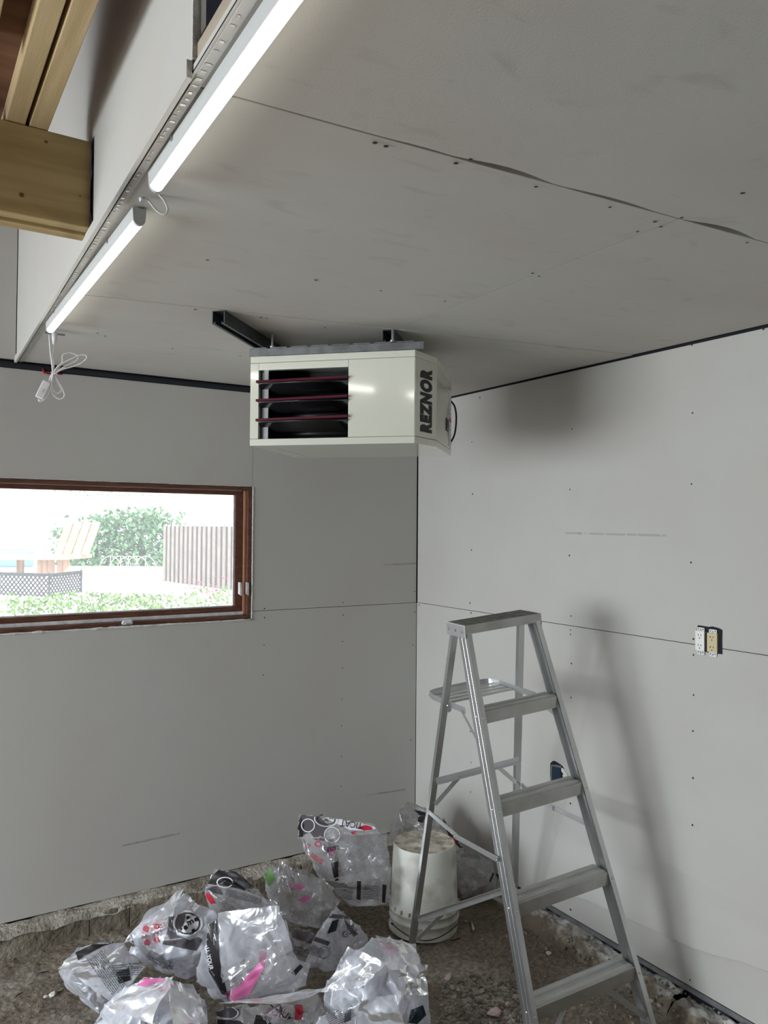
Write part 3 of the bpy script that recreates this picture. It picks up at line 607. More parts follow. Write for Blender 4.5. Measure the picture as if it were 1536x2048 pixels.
# cord with switch
cdp = empty('switch_cord', 'white power cord tied in loops with inline switch, hanging from the far tube light', 'cord')
def c2(x, y, off=0): return hit(x*.32552, 450+y*.32552, 1, -.64+off)
q = MB()
for i, path in enumerate(([(303,672),(308,760),(318,840),(325,915)], [(332,735),(328,800),(330,860),(326,915)],
    [(326,915),(380,850),(385,800),(430,786),(472,800),(478,825),(430,855),(370,885),(328,915)],
    [(326,915),(360,865),(440,822),(500,798),(532,806),(522,832),(470,862),(380,888),(328,918)],
    [(326,915),(355,960),(380,1000),(396,1040),(388,1062),(362,1069),(328,1045),(310,1000),(316,950),(324,915)],
    [(322,915),(350,965),(372,1000),(374,1022),(350,1035),(325,1010),(314,960),(322,915)],
    [(324,915),(318,960),(305,1020),(285,1060),(262,1080),(243,1082),(236,1070)], [(322,912),(306,945),(298,990)])):
    q.tube(smooth_path([c2(a, b, .004*(i % 3)) for a, b in path], 5), .0026, 7)
q.build('cord_loop', M['cord'], cdp, fix=False)
q = MB(); ax = c2(285, 970)-c2(238, 1068); L_ = np.linalg.norm(ax); ax /= L_; sd_ = np.cross(ax, [0, 1, 0]); pf = [(-.0125, -.007), (-.009, -.010), (.009, -.010), (.0125, -.007), (.0125, .007), (-.0125, .007)]
q.prism(pf, c2(240, 1062), sd_, (0, -1, 0), ax*L_); sw = q.build('inline_switch', M['cord'], cdp, .002)
q = MB(); q.box((-.004, -.006, .0), (.004, .006, .004)); q.v = [tuple(c2(262, 1020)+np.array([0, -.011, 0])+sd_*a+ax*b+np.array([0, -1, 0])*c) for a, b, c in q.v]; q.build('rocker', M['fix'], sw, .001)
q = MB(); q.tube([c2(336, 660), c2(334, 690), c2(331, 735)], [.010, .009, .005], 10); q.build('plug', M['cord'], cdp, fix=False)
q = MB(); q.tube(smooth_path([c2(312, 906), c2(325, 903), c2(338, 912), c2(354, 920)]), .0018, 6); q.build('tie', M['cord'], cdp, fix=False)
q = MB(); q.box((-.032, -.004, -.006), (.032, .004, .0)); q.v = [tuple(hit(110, 666, 2, ZC-.012)+np.array(v)) for v in q.v]; tag(q.build('metal_clip', M['zinc'], None, .001), 'small bent metal clip on the ceiling at the end of the far tube light', 'clip')
# red hook behind the cord
q = MB(); q.tube([hit(a*.32552, 450+b*.32552, 1, -.012) for a, b in ((262,880),(270,905),(300,914),(345,912),(385,917))], [.003, .0045, .004, .004, .003], 6); tag(q.build('wall_hook', M['red'], fix=False), 'small dark red hook on the wall behind the coiled cord', 'hook')

# ------------------------------------------------------------------ outlets on the right wall
def wallbox(name, parent, y0, y1, z0, z1, m_, depth=.001):
    q = MB(); q.box((-.0006, y0, z0), (.0, y1, z1)); return q.build(name, m_, parent)
def pxr(a, b): return hit(1340+a*.104167, 1220+b*.104167, 0, 0)[1:]
ob = empty('outlet_box', 'double electrical box without cover plate, in a ragged dark hole in the right wall', 'outlet box')
a0, a1 = pxr(515, 560), pxr(1005, 560); zt0 = pxr(760, 330)[1]; zb0 = pxr(760, 800)[1]
q = MB(); pol = [(a0[0]+random.uniform(-.002, .002), zb0), (a0[0], zb0+.03), (a0[0]+.001, zt0-.01), (a0[0]-.006, zt0+.002), ((a0[0]+a1[0])/2, zt0+.001), ((a0[0]+a1[0])/2-.012, zt0+.004), (a1[0]+.012, zt0+.001), (a1[0]-.001, zt0-.004), (a1[0], zb0+.04), (a1[0]-.001, zb0-.002), ((a0[0]+a1[0])/2, zb0-.004)]
q.prism(pol, (-.0012, 0, 0), (0, 1, 0), (0, 0, 1), (.0008, 0, 0)); q.build('box_cavity', M['dark'], ob)
def outlet(ta, tb, tc, td, m_, lab, t20):
    o = empty('outlet', lab, 'outlet'); yl = pxr(*ta)[0]; yr = pxr(*tb)[0]; zt_ = (pxr(*ta)[1]+pxr(*tb)[1])/2; zb_ = (pxr(*tc)[1]+pxr(*td)[1])/2
    q = MB(); q.box((-.010, yr, zb_), (-.0015, yl, zt_)); q.build('face', m_, o, .0012)
    cy = (yl+yr)/2; h_ = zt_-zb_
    for zc_, nm in ((zt_+.006, 'u'), (zb_-.006, 'd')):
        q = MB(); q.prism([(-.015, -.006), (-.011, -.009), (.011, -.009), (.015, -.006), (.015, .005), (.005, .006), (-.005, .006), (-.015, .005)], (-.0045, cy, zc_), (0, 1, 0), (0, 0, 1), (.0015, 0, 0)); ear = q.build('mounting_strap', M['alub'], o)
        q = MB()
        for yy_ in (-.009, .009): q.lathe([(.0022, .0), (.0001, .0003)], (-.0046, cy+yy_, zc_), (-1, 0, 0), 8)
        q.build('strap_hole', M['dark'], ear, fix=False)
        q = MB(); q.lathe([(.003, .0), (.002, .0012), (.0001, .0014)], (-.0047, cy, zc_-.002), (-1, 0, 0), 10); q.build('strap_screw', M['zinc'], ear, fix=False)
    for k in (0, 1):
        zc_ = zt_-h_*(.24+.52*k); q = MB()
        for s in (-1, 1): q.box((-.0106, cy+s*.0052-.0009, zc_-.001), (-.0101, cy+s*.0052+.0009, zc_+.0055))
        if t20: q.box((-.0106, cy+.0052, zc_+.0015), (-.0101, cy+.0085, zc_+.0032))
        q.lathe([(.0022, .0), (.0001, .0004)], (-.0101, cy, zc_-.008), (-1, 0, 0), 10); q.build('socket_slot', M['dark'], o, fix=False)
outlet((518,395), (690,405), (530,765), (695,785), M['dev'], 'white duplex outlet, left of the pair on the right wall', False)
outlet((742,435), (935,445), (755,805), (940,820), M['ivory'], 'ivory yellow duplex outlet, right of the pair on the right wall', True)
# lower box hole
hb_ = empty('electrical_box', 'dark blue electrical box in a torn hole low on the right wall', 'electrical box')
def pxh(a, b, x=0): return hit(1060+a*.078125, 1480+b*.078125, 0, x)
def quadpoly(pts, x, th, name, m_, parent, off=0):
    q = MB(); P = [pxh(a, b)[1:] for a, b in pts]; q.prism(P, (x, 0, 0), (0, 1, 0), (0, 0, 1), (th, 0, 0)); return q.build(name, m_, parent)
quadpoly([(525,590),(600,528),(660,545),(820,650),(870,720),(900,960),(880,1230),(550,1240),(520,880)], -.0012, .0008, 'torn_hole', M['dark'], hb_)
quadpoly([(565,660),(790,700),(770,1230),(560,1230)], -.0026, .001, 'box_inside', M['boxblue'], hb_)
quadpoly([(550,630),(700,635),(820,670),(800,705),(700,690),(575,660),(565,1230),(545,1230)], -.0034, .001, 'box_rim', M['zinc'], hb_)
quadpoly([(815,705),(870,730),(900,800),(930,820),(975,900),(970,1000),(880,1010),(850,900),(870,860),(820,800)], -.004, .003, 'torn_paper', M['gyp'], hb_)

# ------------------------------------------------------------------ ladder
LO, LU, LV, LW = np.array([-.4255, -1.4313, .0159]), np.array([.987, -.1262, .099]), np.array([-.1265, -.992, -.0034]), np.array([-.0987, .0091, .9951])
def F(u, v, z): return LO+LU*u+LV*v+LW*z
la = empty('step_ladder', 'worn aluminium stepladder standing open in front of the right wall', 'ladder')
Z1, DZ, DV, W0, DW = 1.0828, .2870, .0823, .299, .0324
def kz(z): return (Z1-z)/DZ
def rail_in(s, z): k = kz(z); return (s*(W0/2+DW/2*k), DV*k)
TH = .0028
for s in (-1, 1):
    z0, z1 = 0.0, 1.355
    def sec(z):
        u, v = rail_in(s, z); v += .003
        fl_, wb_ = .018, .064
        pts = [(0, 0), (fl_, 0), (fl_, -wb_), (fl_*.1, -wb_), (fl_*.1, -wb_+TH), (fl_-TH, -wb_+TH), (fl_-TH, -wb_*.62), (fl_-TH-.004, -wb_*.58), (fl_-TH-.004, -wb_*.42), (fl_-TH, -wb_*.38), (fl_-TH, -TH), (0, -TH)]
        return [F(u+s*a, v+b, z) for a, b in pts]
    a, b = sec(z0), sec(z1); n = len(a); q = MB(); q.add(a+b, [tuple(range(n)), tuple(range(n, 2*n))]+[(i, (i+1) % n, n+(i+1) % n, n+i) for i in range(n)])
    # outer ridges on the web
    ro = q.build('front_rail', M['alu'], la)
    bm = bmesh.new(); bm.from_mesh(ro.data); bmesh.ops.triangulate(bm, faces=[f for f in bm.faces if len(f.verts) > 4]); bm.to_mesh(ro.data); bm.free()
    q = MB()
    for off in (-.02, -.044):
        A_ = rail_in(s, .02); B_ = rail_in(s, 1.33); q.bar(F(A_[0]+s*.0178, A_[1]+off, .02), F(B_[0]+s*.0178, B_[1]+off, 1.33), [(-.001, -.006), (.0006, -.004), (.0006, .004), (-.001, .006)], LU*s)
    q.build('rail_ridge', M['alu'], ro)
    q = MB()
    for k in range(4):
        for dz_ in (-.018,):
            u, v = rail_in(s, Z1-DZ*k+dz_); q.lathe([(.0042, 0), (.003, .0018), (.0002, .0024)], F(u+s*.009, v+.0035, Z1-DZ*k+dz_), LV, 10)
            q.lathe([(.0042, 0), (.003, .0018), (.0002, .0024)], F(u+s*.0182, v-.03, Z1-DZ*k+dz_), LU*s, 10)
    tag(q.build('rivet', M['alub'], ro, fix=False), kind='stuff')
    q = MB(); u, v = rail_in(s, 0); q.box((-.003, -.07, -.012), (.024, .008, .03), lambda a_, b_, c_: F(u+s*a_, v+b_, c_)); tag(q.build('foot_pad', M['grip'], ro, .003), 'dark rubber foot pad')
for k in range(4):
    z = Z1-DZ*k; hw = W0/2+DW/2*k-.0005; v = DV*k; h_ = .040
    pf = [(0, 0), (0, -h_), (-.003, -h_), (-.003, -.005), (-.073, -.005), (-.073, -h_*.8), (-.076, -h_*.8), (-.076, 0), (-.070, 0), (-.068, .0025), (-.050, .0025), (-.048, 0), (-.030, 0), (-.028, .0025), (-.010, .0025), (-.008, 0)]
    q = MB(); q.prism(pf, F(-hw, v, z), LV, LW, LU*hw*2); st = q.build('step', M['alud'], la)
    bm = bmesh.new(); bm.from_mesh(st.data); bmesh.ops.triangulate(bm, faces=[f for f in bm.faces if len(f.verts) > 4]); bm.to_mesh(st.data); bm.free()
    q = MB()
    for off in (-.019, -.059):
        for i in range(3): q.bar(F(-hw+.004, v+off+(i-1)*.005, z+.0026), F(hw-.004, v+off+(i-1)*.005, z+.0026), [(-.0012, 0), (0, .0012), (.0012, 0)], LV, LW)
    tag(q.build('tread_ridge', M['alu'], st), kind='stuff')
# top cap
cf, cdp_, ct, cw = -.0715, .1301, 1.3671, .318
q = MB(); q.prism([(0, 0), (0, -.030), (-.003, -.030), (-.003, -.003), (-cdp_+.003, -.003), (-cdp_+.003, -.030), (-cdp_, -.030), (-cdp_, 0)], F(-cw/2, cf, ct), LV, LW, LU*cw); cap = q.build('top_cap', M['alud'], la, .0)
bm = bmesh.new(); bm.from_mesh(cap.data); bmesh.ops.triangulate(bm, faces=[f for f in bm.faces if len(f.verts) > 4]); bm.to_mesh(cap.data); bm.free()
for s in (-1, 1):
    q = MB(); q.box((s*cw/2-.0015, cf-cdp_+.001, ct-.044), (s*cw/2+.0015, cf-.001, ct+.0005), F); e_ = q.build('cap_end_plate', M['alub'], cap, .0012)
    for vv in (-.02, -.065, -.112): q = MB(); q.lathe([(.0055, 0), (.004, .002), (.0002, .003)], F(s*(cw/2+.0015), cf+vv, ct-.022), LU*s, 12); q.build('cap_bolt', M['grip'], e_, fix=False)
q = MB()
for i in range(7): q.bar(F(-cw/2+.006, cf-.014-.017*i, ct+.0002), F(cw/2-.006, cf-.014-.017*i, ct+.0002), [(-.005, 0), (-.0035, .0016), (.0035, .0016), (.005, 0)], LV, LW)
tag(q.build('cap_ridge', M['grip'], cap), kind='stuff')
# rear legs
def rear(s, z): t = (1.33-z)/1.33; return s*(.13+(.234-.13)*t), -.17-(.549-.17)*t
for s in (-1, 1):
    A_, B_ = rear(s, 0.0), rear(s, 1.335); q = MB()
    q.bar(F(*A_, 0), F(*B_, 1.335), [(0, 0), (.024*s, 0), (.024*s, -.018), (.0215*s, -.018), (.0215*s, -.0025), (.0025*s, -.0025), (.0025*s, -.018), (0, -.018)], LU, LV); rl = q.build('rear_leg', M['alu'], la)
    bm = bmesh.new(); bm.from_mesh(rl.data); bmesh.ops.triangulate(bm, faces=[f for f in bm.faces if len(f.verts) > 4]); bm.to_mesh(rl.data); bm.free()
    q = MB(); q.box((-.003, -.024, -.006), (.027, .006, .03), lambda a_, b_, c_: F(A_[0]+s*a_, A_[1]+b_, c_)); tag(q.build('foot_pad', M['grip'], rl, .002), 'dark rubber foot pad')
ANG = [(0, 0), (.022, 0), (.022, -.002), (.002, -.002), (.002, -.016), (0, -.016)]
for z in (.757, .167):
    A_, B_ = rear(-1, z), rear(1, z); q = MB(); q.bar(F(A_[0]-.01, A_[1]+.002, z-.011), F(B_[0]+.01, B_[1]+.002, z-.011), [(b*-1, a) for a, b in ANG], LV, LW); hz = q.build('rear_brace', M['alub'], la)
    for s in (-1, 1):
        D_ = rear(s, z-.105); t = .27
        q = MB(); q.bar(F(A_[0]*-s*1.0*(1-2*t)*-1*-1 if False else s*abs(A_[0])*(1-2*t*.95), A_[1]+.004, z-.006), F(D_[0], D_[1]+.004, z-.10), [(-.008, -.0015), (.008, -.0015), (.008, .0015), (-.008, .0015)], LW); q.build('knee_brace', M['alub'], la)
# knee braces under the bottom step
for s in (-1, 1):
    z = Z1-DZ*3; u2, v2 = rail_in(s, .06); q = MB(); q.bar(F(s*(W0/2+DW*1.5)*.40, DV*3-.015, z-.036), F(u2-s*.003, v2-.015, .07), [(-.010, -.0015), (.010, -.0015), (.010, .0015), (-.010, .0015)], LU+LW); q.build('knee_brace', M['alud'], la)
# spreaders (folding arms)
for s in (-1, 1):
    r_ = rear(s, .637); f_ = rail_in(s, .636); A_ = F(r_[0]+s*.027, r_[1], .637); B_ = F(f_[0]+s*.0215, f_[1]-.03, .632)
    mid = hit(917, 1672, 2, 0) if False else (A_*.56+B_*.44)-LW*.020; ch = [(-.009, 0), (-.0075, -.0008), (.0075, -.0008), (.009, 0), (.009, .003), (-.009, .003)]
    q = MB(); q.bar(A_, mid+(mid-A_)*.03, ch, LW, LU*s); q.build('spreader_arm', M['alub'], la)
    q = MB(); q.bar(mid-(B_-mid)*.05+LU*s*.0055, B_+LU*s*.0052, ch, LW, LU*s); sa = q.build('spreader_arm', M['alub'], la)
    q = MB()
    for P_ in (A_, mid, B_): q = MB(); q.lathe([(.005, .0), (.004, .003), (.0002, .004)], P_+LU*s*.0085, LU*s, 10); q.build('hinge_rivet', M['zinc'], sa, fix=False)
# pail shelf
zs_ = 1.057
sh_ = MB(); ul, ur, vb, vf = -.150, .150, -.435, -.150
pts = smooth_path([F(ul, vf+.02, zs_), F(ul, -.30, zs_), F(ul+.004, vb+.05, zs_), F(ul+.045, vb, zs_), F(ur-.045, vb, zs_), F(ur-.004, vb+.05, zs_), F(ur, -.30, zs_), F(ur, vf+.02, zs_)], 6)
G = np.array([[p_-LW*.009, p_+LW*.013] for p_ in pts]); sh_.grid(G, False); shelf = sh_.build('pail_shelf', M['alub'], la, fix=False)
md = shelf.modifiers.new('t', 'SOLIDIFY'); md.thickness = .002
for i in range(4):
    v = -.425+i*.042; q = MB(); q.prism([(0, 0), (.034, 0), (.034, .002), (.024, .002), (.022, .004), (.012, .004), (.010, .002), (0, .002)], F(ul+.008, v, zs_-.004), LV, LW, LU*(ur-ul-.016)); q.build('shelf_slat', M['alu'], shelf)
for s in (-1, 1):
    q = MB(); q.prism([(-.02, .005), (.02, .012), (.022, -.018), (0, -.03), (-.018, -.012)], F(s*(.153), rear(s, zs_)[1], zs_), LV, LW, LU*s*.002); q.lathe([(.004, .002), (.0002, .005)], F(s*.155, rear(s, zs_)[1], zs_-.004), LU*s, 8); q.build('shelf_hinge', M['alu'], shelf)
    q = MB(); q.bar(F(s*.152, -.16, zs_), F(rail_in(s, .98)[0]+s*.02, -.03+DV*kz(.98)*.4, .985), [(-.006, -.001), (.006, -.001), (.006, .001), (-.006, .001)], LW); q.build('shelf_link', M['alub'], shelf)

# ------------------------------------------------------------------ bucket (upside down)
bc = hit(847, 1880, 2, 0); bc = (hit(777, 1856, 2, .005)+hit(918, 1848, 2, .005))/2; bc[2] = 0
fz = float(floor_h(bc[0], bc[1])); bk_ = empty('bucket', 'stained white plastic bucket standing upside down beside the ladder', 'bucket')
RB = .150; HB = .352
prof = [(RB, .002), (RB, .012), (RB-.004, .014), (RB-.005, .050), (RB-.001, .052), (RB-.001, .060), (RB-.004, .062), (RB-.004, .086), (RB, .088), (RB, .094), (RB-.008, .097), (RB-.016, HB-.03), (RB-.019, HB-.008), (RB-.022, HB)]
q = MB(); q.lathe(prof, (bc[0], bc[1], fz), n=64); q.lathe([(RB-.006, .004), (RB-.012, .08), (RB-.024, HB-.006)], (bc[0], bc[1], fz), n=48); bo = q.build('bucket_wall', M['bucket'], bk_, fix=False)
q = MB(); RT_ = RB-.022; q.lathe([(RT_, HB), (RT_-.003, HB+.001), (RT_-.006, HB-.002), (.034, HB-.0025), (.032, HB-.001), (.029, HB-.001), (.027, HB-.0025), (.004, HB-.002), (.0035, HB), (.0002, HB+.0005)], (bc[0], bc[1], fz), n=64); q.build('bucket_bottom', M['bucketb'], bk_, fix=False)
for k in range(24):
    a = 2*math.pi*k/24; q = MB(); c_ = np.array([math.cos(a), math.sin(a), 0]); t_ = np.array([-c_[1], c_[0], 0]); o_ = np.array([bc[0], bc[1], fz])
    q.prism([(-.0012, 0), (.0012, 0), (.0012, .012), (-.0012, .012)], o_+c_*(RB-.010)+np.array([0, 0, .095]), t_, c_, (0, 0, .016)); q.build('rim_rib', M['bucket'], bk_)
hw_ = MB(); dirc = (CAM-np.array([bc[0], bc[1], 0])); dirc[2] = 0; dirc /= np.linalg.norm(dirc); sdir = np.array([-dirc[1], dirc[0], 0])
hp = [np.array([bc[0], bc[1], fz+.038])+dirc*(RB+.002)*math.cos(a)+sdir*(RB+.002)*math.sin(a)+np.array([0, 0, -.024*math.cos(a*1.5)**2]) for a in np.linspace(-1.1, 1.35, 26)]
hw_.tube(hp, .0017, 6); hw_.tube([hp[0], hp[0]*.8+hp[3]*.2], .004, 6); hw_.build('wire_handle', M['heatdk'], bk_, fix=False)
# cable scraps and straw on the floor right of the bucket
q = MB(); q.tube(smooth_path([np.append(hit(a, b, 2, .02)[:2], .018+.004*math.sin(i)) for i, (a, b) in enumerate([(1025, 1840), (990, 1815), (945, 1822), (938, 1838), (955, 1852), (946, 1862), (920, 1874), (900, 1882)])]), .0026, 6); tag(q.build('floor_cable', M['heatdk'], fix=False), 'thin black cable scrap curling on the floor right of the bucket', 'cable')
q = MB(); q.tube([hit(942, 1838, 2, .03), hit(947, 1862, 2, .03)], .006, 8); tag(q.build('conduit_piece', M['alud'], fix=False), 'short grey conduit offcut on the floor between the bucket and the ladder', 'pipe')
q = MB(); q.tube([hit(961, 1816, 2, .02), hit(978, 1832, 2, .022), hit(992, 1845, 2, .02)], .0013, 5); tag(q.build('straw_stick', M['leafy'], fix=False), 'thin pale straw on the floor beside the ladder rail', 'stick')

# ------------------------------------------------------------------ rubble
rb = MB(); BKC = bc
def scatter(n, pxr_, r0, r1, box=True):
    for _ in range(n):
        a, b = random.uniform(pxr_[0], pxr_[2]), random.uniform(pxr_[1], pxr_[3]); c = hit(a, b, 2, 0.01)
        if c[0] > -.10 or c[1] > -.07 or c[0] < -2.5 or c[1] < -2.2: continue
        if np.hypot(c[0]-BKC[0], c[1]-BKC[1]) < .165: continue
        r = r0+(r1-r0)*random.random()**3; rb.stone((c[0], c[1], float(floor_h(c[0], c[1]))+r*.3), r)
scatter(900, (860, 1850, 1300, 2060), .0015, .006); scatter(500, (880, 1955, 1060, 2060), .003, .011); scatter(190, (890, 1950, 1060, 2060), .006, .016); scatter(120, (1040, 1850, 1320, 2060), .003, .010); scatter(260, (0, 1880, 420, 2060), .0012, .0045); scatter(250, (640, 1800, 800, 1900), .0012, .004)
for _ in range(240):
    y = random.uniform(-2.2, -.9); x = -random.uniform(.02, .16); rb.stone((x, y, .083*(1-float(ss(.42, 1, -x/.13)))+.012), random.uniform(.003, .010))
tag(rb.build('rubble', M['pebble'], fix=False), 'loose grey rubble crumbs strewn over the floor', 'rubble', kind='stuff')
def chunk(px, py, r, m_, name, lab, cat, sq=(1, 1, .5), grp=None):
    c = hit(px, py, 2, .01); q = MB(); q.stone((c[0], c[1], float(floor_h(c[0], c[1]))+r*.35), r, sq)
    o = q.build(name, m_, fix=True); bm = bmesh.new(); bm.from_mesh(o.data); bmesh.ops.subdivide_edges(bm, edges=bm.edges, cuts=1, fractal=.4, use_grid_fill=True, seed=int(px)); bm.to_mesh(o.data); bm.free(); tag(o, lab, cat, grp)
chunk(896, 1951, .024, M['pinkfoam'], 'foam_scrap', 'flat pink foam scrap right of the white bag', 'foam scrap', (1, .5, .3))
chunk(988, 2023, .030, M['pinkfoam'], 'foam_scrap', 'largest pink foam scrap, lying on the rubble left of the ladder rail', 'foam scrap', (.8, 1, .4))
chunk(1014, 2004, .015, M['pinkfoam'], 'foam_scrap', 'small pale foam scrap touching the ladder rail', 'foam scrap', (1, .7, .5))
chunk(916, 1974, .009, M['chip'], 'plaster_chip', 'tiny white plaster chip just below the flat pink scrap', 'chip')
chunk(1098, 1917, .013, M['pinkfoam'], 'foam_scrap', 'small pinkish foam scrap on the floor between the two ladder rails', 'foam scrap')
chunk(965, 2020, .020, M['conc'], 'concrete_chunk', 'brown concrete chunk beside the largest pink scrap', 'rubble chunk')
chunk(955, 1990, .017, M['pebble'], 'concrete_chunk', 'dark grey concrete chunk above the largest pink scrap', 'rubble chunk')
chunk(927, 1995, .015, M['pebble'], 'concrete_chunk', 'dark pebble in the rubble, left of the grey chunk', 'rubble chunk')
chunk(105, 1983, .014, M['chip'], 'plaster_chip', 'larger pale stone chip on the bare floor at the lower left', 'chip', (1, 1, .7))
chunk(92, 1986, .010, M['chip'], 'plaster_chip', 'smaller pale chip just left of the larger stone chip', 'chip')
chunk(120, 1975, .010, M['conc'], 'plaster_chip', 'flat beige chip beside the left bag', 'chip', (1.3, .6, .3))
chunk(932, 1853, .009, M['leafy'], 'leaf_scrap', 'small yellow leaf scrap right of the bucket', 'leaf', (1, .8, .3))
for a, b, lab in (((72,1949),(98,1943),'thin dark splinter on the floor left of the bags'), ((28,1996),(46,1985),'thin dark splinter at the lower left edge of the floor')):
    q = MB(); q.tube([hit(*a, 2, .006), (hit(*a, 2, .006)+hit(*b, 2, .006))/2+np.array([0, 0, .003]), hit(*b, 2, .006)], [.001, .0028, .0012], 5); tag(q.build('wood_splinter', M['heatdk'], fix=False), lab, 'splinter')

# ------------------------------------------------------------------ plastic bags
def icosphere(level):
    bm = bmesh.new(); bmesh.ops.create_icosphere(bm, subdivisions=level, radius=1); bm.verts.ensure_lookup_table()
    v = np.array([q.co[:] for q in bm.verts]); f = np.array([[q.index for q in p.verts] for p in bm.faces]); bm.free(); return v/np.linalg.norm(v, axis=1, keepdims=True), f
def edges_of(f): return np.unique(np.sort(np.concatenate([f[:, [0, 1]], f[:, [1, 2]], f[:, [2, 0]]]), axis=1), axis=0)
def nbrs(n, e):
    T = [[] for _ in range(n)]
    for a, b in e.tolist(): T[a].append(b); T[b].append(a)
    return np.array([t+[i]*(6-len(t)) for i, t in enumerate(T)]), np.array([[1.0]*len(t)+[0.0]*(6-len(t)) for t in T])[..., None]
LV = []                                        # sphere hierarchy by edge midpoints
v_, f_ = icosphere(4)
for k in range(3):
    e_ = edges_of(f_); LV.append((v_, f_, e_, nbrs(len(v_), e_)))
    if k == 2: break
    n_ = len(v_); key = {(a, b): n_+i for i, (a, b) in enumerate(e_.tolist())}; g_ = lambda a, b: key[(a, b) if a < b else (b, a)]; F_ = []
    for a, b, c_ in f_.tolist(): ab, bc_, ca = g_(a, b), g_(b, c_), g_(a, c_); F_ += [(a, ab, ca), (ab, b, bc_), (ca, bc_, c_), (ab, bc_, ca)]
    v_ = np.concatenate([v_, (v_[e_[:, 0]]+v_[e_[:, 1]])/2]); v_ /= np.linalg.norm(v_, axis=1, keepdims=True); f_ = np.array(F_)
def hull_planes(pts, c):
    bm = bmesh.new()
    for p in pts: bm.verts.new(p)
    bmesh.ops.convex_hull(bm, input=bm.verts); bm.normal_update(); pl = []
    for f in bm.faces:
        if f.calc_area() < 1e-8: continue
        n = np.array(f.normal[:]); h = n@(np.array(f.verts[0].co[:])-c)
        if h < 0: n, h = -n, -h
        pl.append((n, max(h, .004)))
    bm.free(); return np.array([p[0] for p in pl]), np.array([p[1] for p in pl])
def relax(x, x0, lv, iters, rest_s, lap_k, clampf, pins, grav, near=None):
    A, msk = LV[lv][3]; rest = np.linalg.norm(x0[A]-x0[:, None], axis=2, keepdims=True) if False else np.sqrt(((x0[A]-x0[:, None])**2).sum(2, keepdims=True))
    rest = rest*rest_s; den = msk.sum(1)
    for it in range(iters):
        d = x[A]-x[:, None]; l = np.sqrt((d*d).sum(2, keepdims=True))+1e-9
        x = x+(d*((l-rest)/l)*msk).sum(1)/6*.95+(d*msk).sum(1)/den*lap_k
        x[:, 2] -= grav
        for i, p in pins: x[i] = x[i]*.75+p*.25
        if near is not None: x += (x0-x)*near
        clampf(x)
    return x
BAGS = {}; BAGN = [0]
